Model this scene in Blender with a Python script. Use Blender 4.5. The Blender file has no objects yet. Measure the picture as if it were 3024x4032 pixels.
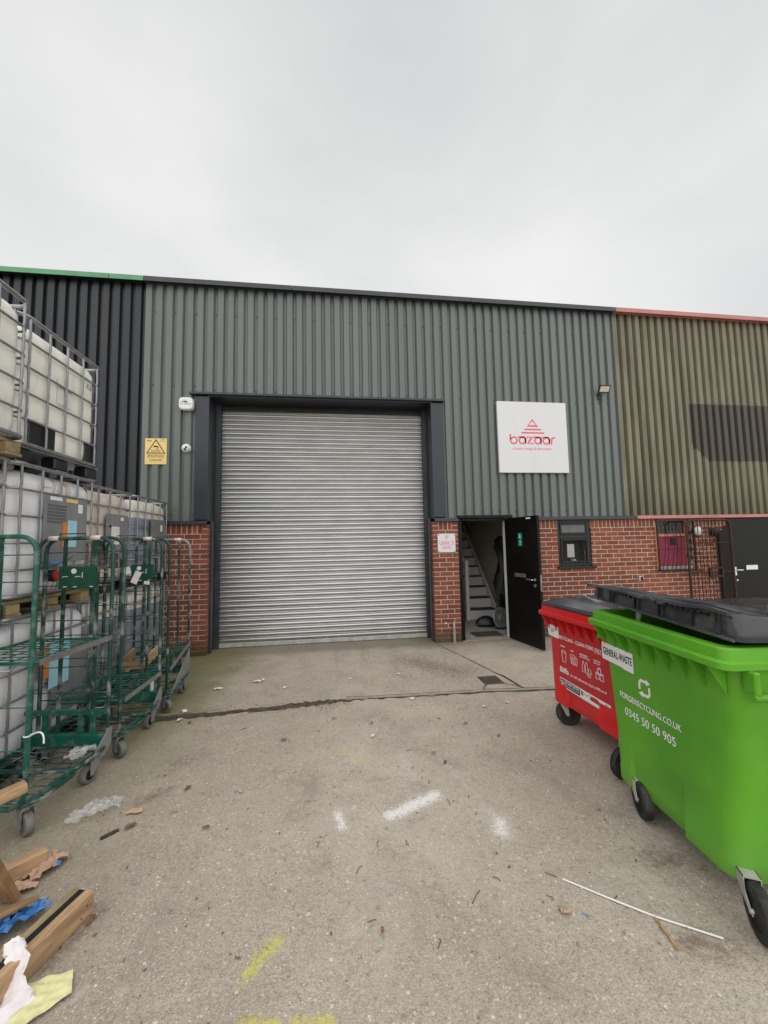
import bpy, math, random
from math import sin, cos, pi, radians as R, sqrt
from mathutils import Matrix, Vector
random.seed(7)
S = bpy.context.scene
COL = S.collection

# ------------------------------------------------------------------ camera, sky, sun, exposure
YAW, PITCH, ROLL, DIST, EYE = -0.1332, 0.0781, -0.0199, 6.1254, 1.6236
cam_d = bpy.data.cameras.new('camera'); cam = bpy.data.objects.new('camera', cam_d); COL.objects.link(cam)
cam_d.sensor_fit = 'HORIZONTAL'; cam_d.sensor_width = 36.0; cam_d.lens = 1514.0 / 3024 * 36.0
cam_d.clip_start = 0.05; cam_d.clip_end = 2000
fw = Vector((-sin(YAW), cos(YAW), 0)); rt = Vector((cos(YAW), sin(YAW), 0)); up = Vector((0, 0, 1))
F = fw * cos(PITCH) + up * sin(PITCH); U = up * cos(PITCH) - fw * sin(PITCH)
R2 = rt * cos(ROLL) + U * sin(ROLL); U2 = U * cos(ROLL) - rt * sin(ROLL)
m3 = Matrix((R2, U2, -F)).transposed()
cam.matrix_world = Matrix.Translation((0, -DIST, EYE)) @ m3.to_4x4()
S.camera = cam

SUN_EL, SUN_AZ = R(56), R(176)      # overcast: a very soft sun high behind the camera
W = bpy.data.worlds.new('World'); S.world = W; W.use_nodes = True
nt = W.node_tree; nt.nodes.clear()
def wn(t, **k):
    n = nt.nodes.new(t)
    for a, b in k.items(): setattr(n, a, b)
    return n
out = wn('ShaderNodeOutputWorld'); bg = wn('ShaderNodeBackground'); bg.inputs[1].default_value = 0.1
sky = wn('ShaderNodeTexSky', sky_type='NISHITA', sun_disc=False, sun_elevation=SUN_EL, sun_rotation=SUN_AZ)
hs = wn('ShaderNodeHueSaturation'); hs.inputs['Saturation'].default_value = 0.15
nt.links.new(sky.outputs[0], hs.inputs['Color'])
tc = wn('ShaderNodeTexCoord')
mp = wn('ShaderNodeMapping'); mp.inputs['Scale'].default_value = (1.0, 1.0, 1.7)
nt.links.new(tc.outputs['Generated'], mp.inputs[0])
nz = wn('ShaderNodeTexNoise'); nz.inputs['Scale'].default_value = 1.7; nz.inputs['Detail'].default_value = 5
nz.inputs['Roughness'].default_value = 0.45; nz.inputs['Distortion'].default_value = 0.3
nt.links.new(mp.outputs[0], nz.inputs['Vector'])
cr = wn('ShaderNodeValToRGB')
cr.color_ramp.elements[0].position = 0.30; cr.color_ramp.elements[0].color = (5.35, 5.46, 5.55, 1)
cr.color_ramp.elements[1].position = 0.68; cr.color_ramp.elements[1].color = (7.05, 7.08, 7.0, 1)
nt.links.new(nz.outputs[0], cr.inputs[0])
sx_ = wn('ShaderNodeSeparateXYZ'); nt.links.new(tc.outputs['Generated'], sx_.inputs[0])
gm_ = wn('ShaderNodeMapRange'); gm_.inputs[1].default_value = 0.35; gm_.inputs[2].default_value = 0.95; gm_.inputs[3].default_value = 1.06; gm_.inputs[4].default_value = 0.95
nt.links.new(sx_.outputs[2], gm_.inputs[0])
vs_ = wn('ShaderNodeVectorMath', operation='SCALE'); nt.links.new(cr.outputs[0], vs_.inputs[0]); nt.links.new(gm_.outputs[0], vs_.inputs['Scale'])
mx = wn('ShaderNodeMixRGB'); mx.inputs[0].default_value = 0.93
nt.links.new(hs.outputs[0], mx.inputs[1]); nt.links.new(vs_.outputs[0], mx.inputs[2])
nt.links.new(mx.outputs[0], bg.inputs[0]); nt.links.new(bg.outputs[0], out.inputs[0])

sd = bpy.data.lights.new('sun', 'SUN'); sun = bpy.data.objects.new('sun', sd); COL.objects.link(sun)
sd.energy = 1.5; sd.angle = R(115); sd.color = (1.0, 0.97, 0.93)
sdir = Vector((sin(SUN_AZ) * cos(SUN_EL), cos(SUN_AZ) * cos(SUN_EL), sin(SUN_EL)))
sun.rotation_euler = sdir.to_track_quat('Z', 'Y').to_euler()
sun.location = (0, 0, 20)
S.view_settings.view_transform = 'Standard'; S.view_settings.look = 'None'
S.view_settings.exposure = 0.35; S.view_settings.gamma = 1.0; S.view_settings.use_curve_mapping = False

# ------------------------------------------------------------------ node materials
class NB:
    def __init__(s, name):
        s.m = bpy.data.materials.new(name); s.m.use_nodes = True
        s.t = s.m.node_tree; s.p = s.t.nodes['Principled BSDF']
    def n(s, t, **k):
        x = s.t.nodes.new(t)
        for a, b in k.items(): setattr(x, a, b)
        return x
    def L(s, a, b): s.t.links.new(a, b)
    def put(s, sock, v):
        if isinstance(v, bpy.types.NodeSocket): s.L(v, sock)
        else: sock.default_value = v
    def math(s, op, a, b=None, c=None, clamp=False):
        x = s.n('ShaderNodeMath', operation=op, use_clamp=clamp)
        for i, v in enumerate((a, b, c)):
            if v is not None: s.put(x.inputs[i], v)
        return x.outputs[0]
    def vm(s, op, a, b=None):
        x = s.n('ShaderNodeVectorMath', operation=op); s.put(x.inputs[0], a)
        if b is not None: s.put(x.inputs['Scale' if op == 'SCALE' else 1], b)
        return x.outputs['Value'] if op in ('DOT_PRODUCT', 'LENGTH', 'DISTANCE') else x.outputs[0]
    def noise(s, vec, scale, detail=3, rough=.5, dist=0):
        x = s.n('ShaderNodeTexNoise'); s.L(vec, x.inputs['Vector'])
        x.inputs['Scale'].default_value = scale; x.inputs['Detail'].default_value = detail
        x.inputs['Roughness'].default_value = rough; x.inputs['Distortion'].default_value = dist
        return x.outputs[0]
    def mr(s, v, a, b, c=0., d=1., smooth=True):
        x = s.n('ShaderNodeMapRange', interpolation_type='SMOOTHSTEP' if smooth else 'LINEAR')
        s.put(x.inputs[0], v)
        for i, q in enumerate((a, b, c, d)): s.put(x.inputs[i + 1], q)
        return x.outputs[0]
    def mix(s, f, a, b, blend='MIX'):
        x = s.n('ShaderNodeMixRGB', blend_type=blend); s.put(x.inputs[0], f)
        s.put(x.inputs[1], a if isinstance(a, bpy.types.NodeSocket) else (*a, 1)[:4])
        s.put(x.inputs[2], b if isinstance(b, bpy.types.NodeSocket) else (*b, 1)[:4])
        return x.outputs[0]
    def bump(s, h, strength, dist=.01, prev=None):
        x = s.n('ShaderNodeBump'); x.inputs['Strength'].default_value = strength; x.inputs['Distance'].default_value = dist
        s.L(h, x.inputs['Height'])
        if prev: s.L(prev, x.inputs['Normal'])
        return x.outputs[0]
    def pos(s): return s.n('ShaderNodeNewGeometry').outputs['Position']
    def obj(s):
        v = s.n('ShaderNodeTexCoord').outputs['Object']
        r = s.n('ShaderNodeObjectInfo').outputs['Random']
        return s.vm('ADD', v, s.vm('SCALE', (7.3, 3.1, 5.7), s.math('MULTIPLY', r, 9.)))
    def fin(s, col, rough=None, metal=None, normal=None):
        s.put(s.p.inputs['Base Color'], col if isinstance(col, bpy.types.NodeSocket) else (*col, 1))
        if rough is not None: s.put(s.p.inputs['Roughness'], rough)
        if metal is not None: s.put(s.p.inputs['Metallic'], metal)
        if normal is not None: s.L(normal, s.p.inputs['Normal'])
        return s.m

def pm(name, base, rough=.5, metal=0., var=.12, scale=6., dirt=None, damt=.5, dscale=3., bump=.0, bscale=60., stretch=None, spec=None, world=False):
    b = NB(name); v = b.pos() if world else b.obj()
    if stretch: v = b.vm('MULTIPLY', v, stretch)
    n = b.noise(v, scale, 4, .6)
    lo = tuple(c * (1 - var) for c in base); hi = tuple(min(1, c * (1 + var)) for c in base)
    c = b.mix(b.mr(n, .3, .7), lo, hi)
    if dirt:
        d = b.noise(v, dscale, 6, .65, .4)
        c = b.mix(b.math('MULTIPLY', b.mr(d, .48, .68), damt), c, dirt)
    if world:                                                    # sheets of one batch differ a little
        c = b.mix(b.math('MULTIPLY', b.n('ShaderNodeObjectInfo').outputs['Random'], .16), c, tuple(q * .55 for q in base))
        sk = b.noise(b.vm('MULTIPLY', b.pos(), (14, 14, .35)), 1.6, 6, .7); c = b.mix(b.math('MULTIPLY', b.mr(sk, .55, .72), .22), c, tuple(q * .62 for q in base))
    r = b.mr(n, .2, .8, max(.02, rough - .08), min(1, rough + .08))
    nm = b.bump(b.noise(v, bscale, 4, .6), bump, .004) if bump else None
    if spec is not None: b.p.inputs['Specular IOR Level'].default_value = spec
    return b.fin(c, r, metal, nm)

M = {}
M['green_clad'] = pm('green cladding paint', (.142, .165, .159), .42, 0, .07, .7, (.125, .145, .13), .6, 1.1, stretch=(3., 1., .35), world=True)
M['black_clad'] = pm('blue black cladding paint', (.012, .0145, .020), .42, 0, .15, .8, (.022, .023, .027), .4, 1.2, stretch=(3, 1, .3), world=True)
M['anthracite'] = pm('anthracite paint', (.024, .029, .039), .40, 0, .10, 1.5)
M['trim_dark'] = pm('dark grey trim', (.036, .041, .049), .45, 0, .12, 3, (.10, .10, .10), .4, 2)
M['trim_green'] = pm('green trim', (.115, .32, .17), .5, 0, .15, 3, (.14, .36, .22), .6, 2, world=True)
M['trim_red'] = pm('faded red trim', (.50, .20, .18), .55, 0, .12, 3, (.38, .12, .11), .6, 2, world=True)
M['black_gloss'] = pm('black gloss paint', (.004, .004, .0045), .38, 0, .2, 2, (.014, .014, .013), .3, 4, spec=.25)
M['upvc'] = pm('dark grey window frame', (.010, .011, .013), .35)
M['steel'] = pm('galvanised tube', (.33, .335, .35), .42, .75, .15, 14, (.30, .27, .24), .35, 9)
M['chrome'] = pm('worn chrome', (.60, .60, .60), .28, .9, .15, 10)
M['white_pl'] = pm('white plastic', (.78, .78, .77), .4, 0, .03, 3, (.62, .60, .52), .25, 3)
M['sign_w'] = pm('white sign board', (.70, .71, .735), .38, 0, .012, 2, (.62, .61, .56), .15, 2.2, stretch=(2, 1, .5))
M['pink'] = pm('pink red vinyl', (.76, .13, .18), .45, 0, .06, 5)
M['cctv_y'] = pm('yellow sign', (.82, .60, .22), .42, 0, .03, 3)
M['ink'] = pm('black ink', (.018, .014, .012), .5, 0, .1, 5)
M['greyink'] = pm('grey ink', (.30, .29, .30), .5, 0, .1, 5)
M['white'] = pm('white vinyl', (.80, .80, .80), .45, 0, .03, 5)
M['signgreen'] = pm('exit sign green', (.0, .28, .17), .4, 0, .05, 5)
M['navy'] = pm('navy vinyl', (.02, .022, .06), .45)
M['red_bin'] = pm('red bin plastic', (.62, .016, .018), .38, 0, .07, 2.5, (.45, .03, .03), .5, 3, bump=.05, bscale=250)
M['red_vinyl'] = pm('dark red vinyl', (.50, .022, .028), .5, 0, .05, 4)
def bin_green():
    b = NB('green bin plastic'); v = b.obj()
    n = b.noise(v, 1.6, 4, .6); c = b.mix(b.mr(n, .3, .7), (.072, .315, .010), (.122, .40, .018))
    d = b.noise(v, 3.2, 7, .7, .5); c = b.mix(b.math('MULTIPLY', b.mr(d, .55, .75), .22), c, (.18, .30, .07))
    sc = b.noise(b.vm('MULTIPLY', v, (4, 4, 30)), 3, 5, .7, 1.2)
    c = b.mix(b.math('MULTIPLY', b.mr(sc, .66, .74), .35), c, (.07, .14, .04))
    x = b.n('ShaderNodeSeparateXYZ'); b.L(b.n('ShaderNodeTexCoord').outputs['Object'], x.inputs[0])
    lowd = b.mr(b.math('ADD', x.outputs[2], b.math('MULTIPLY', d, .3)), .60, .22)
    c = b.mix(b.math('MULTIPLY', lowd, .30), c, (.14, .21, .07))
    dr_ = b.noise(b.vm('MULTIPLY', v, (9, 9, .7)), 2.2, 6, .7)
    c = b.mix(b.math('MULTIPLY', b.mr(dr_, .58, .72), .18), c, (.19, .38, .09))
    sp_ = b.noise(b.vm('MULTIPLY', v, (10, 10, 55)), 1.6, 6, .75, 2.)
    c = b.mix(b.math('MULTIPLY', b.mr(sp_, .64, .69), .45), c, (.045, .09, .03))
    return b.fin(c, b.mr(d, .3, .7, .33, .55), 0, b.bump(b.noise(v, 260, 3), .06, .002))
M['green_bin'] = bin_green()
M['bin_black'] = pm('black lid plastic', (.016, .018, .022), .27, 0, .25, 3, (.11, .11, .105), .45, 4, bump=.08, bscale=140)
M['lid_dusty'] = pm('dusty black lid plastic', (.042, .044, .051), .16, 0, .25, 3, (.16, .155, .145), .5, 3.2, bump=.0)
M['rubber'] = pm('black rubber', (.018, .018, .018), .7, 0, .3, 8, (.10, .095, .085), .5, 9)
M['rubber_grey'] = pm('grey rubber', (.15, .145, .135), .65, 0, .2, 8, (.10, .095, .085), .6, 9)
M['zinc'] = pm('zinc plate', (.50, .50, .47), .5, .35, .12, 12, (.36, .33, .28), .4, 10)
M['cage_green'] = pm('chipped green cage paint', (.006, .095, .066), .34, 0, .2, 10, (.22, .25, .24), .5, 13, spec=.5)
M['cage_worn'] = pm('worn green cage tube', (.014, .062, .046), .34, .2, .2, 12, (.36, .37, .37), .9, 6)
M['plate_green'] = pm('dark green plate', (.006, .062, .038), .4, 0, .15, 9)
M['slot_grey'] = pm('dull grey slot', (.12, .125, .13))
M['pale_tape'] = pm('pale pink tape', (.72, .60, .57), .7, 0, .06, 20)
M['wood'] = pm('pallet wood', (.33, .195, .10), .75, 0, .25, 5, (.26, .155, .08), .55, 3, bump=.25, bscale=40, stretch=(1, 1, 8))
M['wood_pale'] = pm('pale timber', (.44, .285, .16), .75, 0, .22, 6, (.25, .15, .085), .65, 4, bump=.2, bscale=40, stretch=(1, 6, 6))
M['pallet_old'] = pm('old pallet wood', (.30, .235, .12), .8, 0, .25, 6, (.17, .14, .08), .6, 4, bump=.25, bscale=40)
M['pl_black'] = pm('black plastic', (.010, .011, .012), .42, 0, .2, 5)
M['cardboard'] = pm('cardboard', (.48, .32, .22), .8, 0, .1, 6)
M['blue_film'] = pm('blue plastic', (.05, .22, .60), .35, 0, .15, 9)
M['paper'] = pm('paper', (.74, .73, .70), .7, 0, .05, 12)
M['ply_grey'] = pm('grey label plate', (.26, .27, .28), .38, .35, .12, 6, (.26, .26, .25), .5, 5)
M['orange'] = pm('orange label', (.75, .24, .05), .5)
M['cyan'] = pm('pale blue label', (.36, .66, .76), .5, 0, .05, 25)
M['plastic_clear'] = pm('cloudy film', (.70, .69, .70), .15, 0, .2, 14); M['plastic_clear'].node_tree.nodes['Principled BSDF'].inputs['Alpha'].default_value = .30
M['mat'] = pm('ribbed door mat', (.055, .055, .05), .95, 0, .2, 90)
M['magenta'] = pm('faded magenta board', (.24, .022, .062), .6, 0, .2, 5, (.32, .05, .09), .5, 6, stretch=(6, 1, .6))
M['orange_fr'] = pm('faded orange window frame', (.62, .21, .13), .6, 0, .1, 6)
M['rusty'] = pm('rusty bar', (.035, .020, .016), .6, .3, .3, 20, (.09, .035, .02), .7, 14)
M['dark_door'] = pm('flat black door', (.008, .009, .0085), .5, 0, .15, 3, (.02, .02, .018), .3, 5, spec=.3)
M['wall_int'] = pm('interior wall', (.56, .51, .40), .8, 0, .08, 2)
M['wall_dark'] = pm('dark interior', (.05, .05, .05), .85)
M['floor_int'] = pm('interior floor', (.40, .39, .355), .6, 0, .12, 3)
M['stair_w'] = pm('white stair paint', (.76, .76, .75), .55, 0, .06, 3)
M['stair_d'] = pm('dark stair tread', (.05, .045, .045), .7)
M['drain'] = pm('cast iron', (.09, .075, .055), .75, .2, .3, 20, (.17, .13, .08), .6, 10, bump=.4, bscale=60)
M['soil'] = pm('wet soil', (.062, .050, .038), .9, 0, .35, 14, (.14, .12, .09), .6, 8, bump=.9, bscale=50, world=True)
M['edging'] = pm('concrete edging', (.34, .31, .265), .85, 0, .15, 7, (.24, .215, .18), .5, 5, bump=.4, bscale=60, world=True)
M['leaf'] = pm('dry leaf', (.17, .085, .045), .8, 0, .4, 5)
M['twig'] = pm('twig', (.06, .042, .03), .85, 0, .3, 9)
M['led'] = pm('floodlight lens', (.72, .66, .52), .3, 0, .06, 60)
M['glassdark'] = pm('window glass', (.03, .033, .033), .06, 0, .1, 2, spec=.6)
M['frosted'] = pm('frosted glass', (.11, .125, .12), .22, 0, .1, 6, spec=.6)
M['roof'] = pm('roof sheet', (.20, .21, .21), .6)
M['flower'] = pm('yellow print cloth', (.72, .70, .36), .8, 0, .1, 30, (.58, .52, .40), .5, 16)
M['cloth_w'] = pm('white print cloth', (.74, .70, .71), .75, 0, .06, 20, (.60, .52, .55), .4, 14)

def brown_clad():
    b = NB('weathered olive cladding'); v = b.pos()
    n = b.noise(b.vm('MULTIPLY', v, (4, 1, .5)), 1.1, 5, .6)
    c = b.mix(b.mr(n, .3, .7), (.148, .135, .090), (.225, .207, .145))
    d = b.noise(b.vm('MULTIPLY', v, (6, 6, .6)), 2.1, 6, .65); c = b.mix(b.math('MULTIPLY', b.mr(d, .5, .75), .5), c, (.07, .062, .036))
    x = b.n('ShaderNodeSeparateXYZ'); b.L(v, x.inputs[0])
    wv = b.math('MULTIPLY', b.noise(v, 5, 3), .05)
    # darker rectangle where a sign hung: paint that never faded, its lower left corner cut
    a = b.math('MULTIPLY', b.mr(x.outputs[0], 6.50, 6.53), b.mr(x.outputs[0], 8.9, 8.87))
    zz = b.math('ADD', x.outputs[2], wv)
    cut = b.math('ADD', zz, b.math('MULTIPLY', x.outputs[0], .95))
    a = b.math('MULTIPLY', a, b.math('MULTIPLY', b.mr(zz, 2.99, 3.03), b.mr(x.outputs[2], 4.07, 4.05)))
    a = b.math('MULTIPLY', a, b.mr(cut, 9.50, 9.54))
    c = b.mix(b.math('MULTIPLY', a, .93), c, (.062, .056, .046))
    algae = b.mr(b.math('ADD', x.outputs[2], b.math('MULTIPLY', d, .5)), 2.85, 2.2)
    c = b.mix(b.math('MULTIPLY', algae, .5), c, (.075, .07, .032))
    return b.fin(c, .62)
M['brown_clad'] = brown_clad()

def brick_mat():
    b = NB('red brick'); v = b.pos(); rnd = b.n('ShaderNodeObjectInfo').outputs['Random']
    c = b.mix(rnd, (.165, .046, .030), (.30, .088, .052))
    c = b.mix(b.math('MULTIPLY', b.mr(b.noise(v, 9, 5, .7), .4, .7), .5), c, (.12, .038, .028))
    c = b.mix(b.math('MULTIPLY', b.mr(b.noise(b.vm('MULTIPLY', v, (60, 60, 160)), 1, 3), .5, .72), .35), c, (.30, .12, .085))
    x = b.n('ShaderNodeSeparateXYZ'); b.L(v, x.inputs[0])
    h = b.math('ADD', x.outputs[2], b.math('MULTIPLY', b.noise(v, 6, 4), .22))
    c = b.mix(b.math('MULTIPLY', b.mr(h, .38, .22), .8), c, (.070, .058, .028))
    rows = b.noise(b.vm('MULTIPLY', v, (26, 26, 130)), 1, 3, .7)
    return b.fin(c, .85, 0, b.bump(rows, .6, .006))
M['brick'] = brick_mat()
def mortar_mat():
    b = NB('mortar'); v = b.pos()
    c = b.mix(b.mr(b.noise(v, 10, 4), .3, .7), (.48, .39, .29), (.62, .52, .40))
    x = b.n('ShaderNodeSeparateXYZ'); b.L(v, x.inputs[0])
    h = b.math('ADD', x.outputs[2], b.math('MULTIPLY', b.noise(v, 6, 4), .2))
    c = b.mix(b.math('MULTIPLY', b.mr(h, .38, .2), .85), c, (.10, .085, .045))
    return b.fin(c, .9, 0, b.bump(b.noise(v, 120, 3), .5, .003))
M['mortar'] = mortar_mat()

def shutter_mat():
    b = NB('galvanised shutter'); v = b.pos()
    n = b.noise(b.vm('MULTIPLY', v, (1.3, 1, 5)), 1.6, 5, .6)
    c = b.mix(b.mr(n, .3, .7), (.46, .465, .475), (.53, .535, .54))
    x = b.n('ShaderNodeSeparateXYZ'); b.L(v, x.inputs[0])
    g = b.noise(b.vm('MULTIPLY', v, (2, 1, .8)), 3, 5, .7)
    low = b.mr(b.math('ADD', x.outputs[2], b.math('MULTIPLY', g, .3)), .55, .12)
    c = b.mix(b.math('MULTIPLY', low, .45), c, (.24, .205, .15))
    return b.fin(c, .29, .86)
M['shutter'] = shutter_mat()

def bottle_mat(name, hi, lo=None, level=.6, lo2=None, rust=None):
    b = NB(name); v = b.n('ShaderNodeTexCoord').outputs['Object']
    n = b.noise(v, 3, 4); c = b.mix(b.mr(n, .3, .7), tuple(q * .94 for q in hi), hi)
    x = b.n('ShaderNodeSeparateXYZ'); b.L(v, x.inputs[0])
    if lo:
        f = b.mr(x.outputs[2], level + .006, level - .006); c = b.mix(f, c, lo)
        if lo2: c = b.mix(b.mr(x.outputs[2], level - .30, level - .31), c, lo2)
    if rust:
        w = b.noise(b.vm('MULTIPLY', v, (3, 16, .9)), 1.2, 5, .7, .3)
        band = b.math('MULTIPLY', b.mr(x.outputs[1], .38, .46), b.mr(x.outputs[1], .72, .60))
        c = b.mix(b.math('MULTIPLY', b.math('MULTIPLY', band, b.mr(w, .46, .6)), .75), c, (.40, .20, .06))
    d = b.noise(b.vm('MULTIPLY', v, (6, 6, 1.2)), 2, 5, .65); c = b.mix(b.math('MULTIPLY', b.mr(d, .5, .75), .25), c, (.50, .47, .38))
    b.p.inputs['Subsurface Weight'].default_value = 0.5; b.p.inputs['Subsurface Radius'].default_value = (1, 1, 1); b.p.inputs['Subsurface Scale'].default_value = 0.12
    return b.fin(c, .38, 0)
M['bottle'] = bottle_mat('cream plastic bottle', (.94, .93, .84))
M['bottle_g'] = bottle_mat('grey white plastic bottle', (.86, .87, .90), rust=None)
M['bottle_rust'] = bottle_mat('rust streaked plastic bottle', (.86, .87, .90), rust=True)
M['bottle_liq'] = bottle_mat('plastic bottle with blue grey liquid', (.80, .76, .69), (.24, .27, .34), .86)
M['bottle_brown'] = bottle_mat('plastic bottle with brown residue', (.74, .66, .58), (.22, .12, .10), .56, (.74, .64, .47))

def ground_mat():
    b = NB('worn concrete yard'); P = b.pos(); x = b.n('ShaderNodeSeparateXYZ'); b.L(P, x.inputs[0]); X, Y = x.outputs[0], x.outputs[1]
    n1 = b.noise(P, .55, 5, .6); n2 = b.noise(P, 3.2, 6, .65, .3); n3 = b.noise(P, 38, 5, .75)
    c = b.mix(b.mr(n1, .35, .65), (.395, .335, .272), (.485, .418, .343))
    c = b.mix(b.math('MULTIPLY', b.mr(n2, .4, .7), .55), c, (.285, .25, .205))
    c = b.mix(b.math('MULTIPLY', b.mr(n2, .42, .25), .45), c, (.47, .435, .375))
    c = b.mix(b.math('MULTIPLY', b.mr(n3, .42, .70), .55), c, (.19, .160, .130))
    n4 = b.noise(P, 95, 4, .8); c = b.mix(b.math('MULTIPLY', b.mr(n4, .52, .66), .48), c, (.155, .130, .106))
    c = b.mix(b.math('MULTIPLY', b.mr(n4, .47, .36), .60), c, (.60, .54, .46))
    def vor(scale, lo, hi, col, amt, inv=False):
        nonlocal c
        w = b.n('ShaderNodeTexVoronoi'); b.L(P, w.inputs['Vector']); w.inputs['Scale'].default_value = scale
        s = b.n('ShaderNodeSeparateColor'); b.L(w.outputs['Color'], s.inputs[0])
        f = b.math('MULTIPLY', b.mr(s.outputs[0], lo, hi), b.mr(w.outputs['Distance'], .48, .22))
        c = b.mix(b.math('MULTIPLY', f, amt), c, col); return w
    v1 = vor(150, .55, .9, (.60, .54, .45), .55)
    vor(260, .6, .9, (.64, .58, .49), .5)
    vor(120, .70, .92, (.125, .105, .085), .6)
    vor(90, .86, .94, (.70, .66, .59), .65); vor(55, .965, .975, (.70, .68, .63), .75)
    
    
    # big soft wear patches and faint streaks
    wz = b.noise(b.vm('MULTIPLY', P, (1.8, .8, 1)), 1.1, 5, .6)
    c = b.mix(b.math('MULTIPLY', b.mr(wz, .5, .75), .35), c, (.41, .375, .325))
    st1 = b.noise(b.vm('MULTIPLY', P, (2.6, .45, 1)), 1.3, 6, .65, .2)
    c = b.mix(b.math('MULTIPLY', b.mr(st1, .55, .72), .40), c, (.255, .225, .185))
    st2 = b.noise(P, 1.7, 7, .72, .8)
    c = b.mix(b.math('MULTIPLY', b.mr(st2, .56, .66), .42), c, (.245, .215, .175))
    c = b.mix(b.math('MULTIPLY', b.mr(st2, .42, .34), .40), c, (.52, .475, .405))
    st3 = b.noise(P, 7, 6, .75, .4)
    c = b.mix(b.math('MULTIPLY', b.mr(st3, .60, .70), .35), c, (.20, .165, .13))
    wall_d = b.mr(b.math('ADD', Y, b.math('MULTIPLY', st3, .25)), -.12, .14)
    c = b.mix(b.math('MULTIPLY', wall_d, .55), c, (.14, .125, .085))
    # moss by the left hand brick pier and under the cages
    nm = b.noise(P, 2.3, 6, .7)
    mo = b.math('MULTIPLY', b.mr(b.math('ADD', X, b.math('MULTIPLY', nm, 1.3)), -.15, -1.35), b.mr(b.math('ADD', Y, b.math('MULTIPLY', nm, .9)), -2.6, -1.3))
    c = b.mix(b.math('MULTIPLY', mo, .80), c, (.165, .160, .032))
    m2 = b.math('MULTIPLY', b.mr(b.math('ADD', X, b.math('MULTIPLY', nm, .9)), -.5, -1.25), b.mr(Y, -5.2, -4.2))
    c = b.mix(b.math('MULTIPLY', m2, .45), c, (.165, .155, .072))
    m3 = b.math('MULTIPLY', b.math('MULTIPLY', b.mr(X, 2.4, 1.6), b.mr(X, 1.0, 1.5)), b.mr(b.math('ADD', Y, b.math('MULTIPLY', nm, .4)), -.25, .1))
    c = b.mix(b.math('MULTIPLY', m3, .5), c, (.13, .125, .05))
    def cap(a, bb, r, soft, ns=55, lo=.42, hi=.6, warp=.05):
        Q = b.vm('ADD', P, b.vm('SCALE', b.vm('SUBTRACT', nzc, (.5, .5, .5)), warp))
        ba = (bb[0] - a[0], bb[1] - a[1], 0); L2 = ba[0] ** 2 + ba[1] ** 2 + 1e-9
        pa = b.vm('MULTIPLY', b.vm('SUBTRACT', Q, (a[0], a[1], 0)), (1, 1, 0))
        h = b.math('DIVIDE', b.vm('DOT_PRODUCT', pa, ba), L2, clamp=True)
        d = b.vm('LENGTH', b.vm('SUBTRACT', pa, b.vm('SCALE', ba, h)))
        f = b.mr(d, r + soft, max(0, r - soft), 0, 1, False)
        return b.mr(b.math('ADD', f, b.math('MULTIPLY', b.math('SUBTRACT', b.noise(P, ns, 5, .85), .5), 3.2)), lo * 2 - .2, hi * 2 - .2)
    q = b.n('ShaderNodeTexNoise'); b.L(P, q.inputs['Vector']); q.inputs['Scale'].default_value = 9; q.inputs['Detail'].default_value = 4
    nzc = q.outputs['Color']
    c = b.mix(b.math('MULTIPLY', b.mr(b.vm('LENGTH', b.vm('MULTIPLY', b.vm('SUBTRACT', P, (.42, -3.35, 0)), (.85, .6, 0))), 1.25, .1), b.mr(st2, .62, .40, .05, .34)), c, (.58, .525, .45))
    wh = (.84, .82, .80)
    for a, bb, r, sf, amt, lo in (((.33, -3.725), (.63, -3.585), .052, .045, .95, .34), ((.015, -3.66), (.035, -3.77), .022, .045, .9, .38), ((.112, -3.60), (.10, -3.63), .01, .03, .8, .45),
                                  ((.94, -3.88), (.925, -3.95), .035, .085, .9, .38), ((.92, -3.75), (.945, -3.88), .01, .08, .4, .48), ((.50, -3.1), (.54, -3.4), .02, .14, .3, .5), ((.76, -3.05), (.83, -3.4), .01, .10, .28, .5)):
        c = b.mix(b.math('MULTIPLY', cap(a, bb, r, sf, 75, lo - .05, lo + .24), amt * .88), c, wh)
    ye = (.60, .56, .05)
    for a, bb, r, sf, amt in (((-.335, -4.47), (-.245, -4.37), .015, .055, .85), ((-.33, -4.63), (-.21, -4.645), .005, .035, .8), ((-.15, -4.65), (-.02, -4.665), .005, .035, .8), ((.03, -2.91), (.20, -3.11), .01, .09, .22)):
        c = b.mix(b.math('MULTIPLY', cap(a, bb, r, sf * 1.3, 60, .33, .72), amt), c, ye)
    br = (.135, .085, .060)
    for a, bb, r, sf, amt in (((1.1, -.85), (1.5, -1.35), .05, .30, .6), ((1.40, -4.63), (1.50, -4.66), .02, .07, .7), ((1.60, -4.25), (1.75, -4.27), .03, .08, .6), ((-1.1, -4.19), (-1.05, -4.12), .01, .05, .5), ((-1.15, -4.35), (-1.08, -4.22), .01, .05, .55), ((-1.15, -2.95), (-1.05, -2.85), .02, .16, .35), ((-1.25, -3.35), (-1.1, -3.25), .01, .06, .6)):
        c = b.mix(b.math('MULTIPLY', cap(a, bb, r, sf * 1.5, 20, .18, .75), amt), c, br)
    c = b.mix(b.math('MULTIPLY', cap((1.06, -4.455), (1.07, -4.46), .008, .012, 60, .3, .5), .7), c, (.10, .16, .30))
    for k in range(26):
        px, py = random.uniform(-.9, 1.5), random.uniform(-4.6, -2.4)
        c = b.mix(b.math('MULTIPLY', b.mr(b.vm('LENGTH', b.vm('SUBTRACT', b.vm('MULTIPLY', P, (1, 1, 0)), (px, py, 0))), .010, .005), .7), c, random.choice(((.06, .05, .05), (.07, .06, .055), (.68, .66, .62))))
    h = b.math('ADD', b.math('MULTIPLY', v1.outputs['Distance'], .6), n3)
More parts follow.
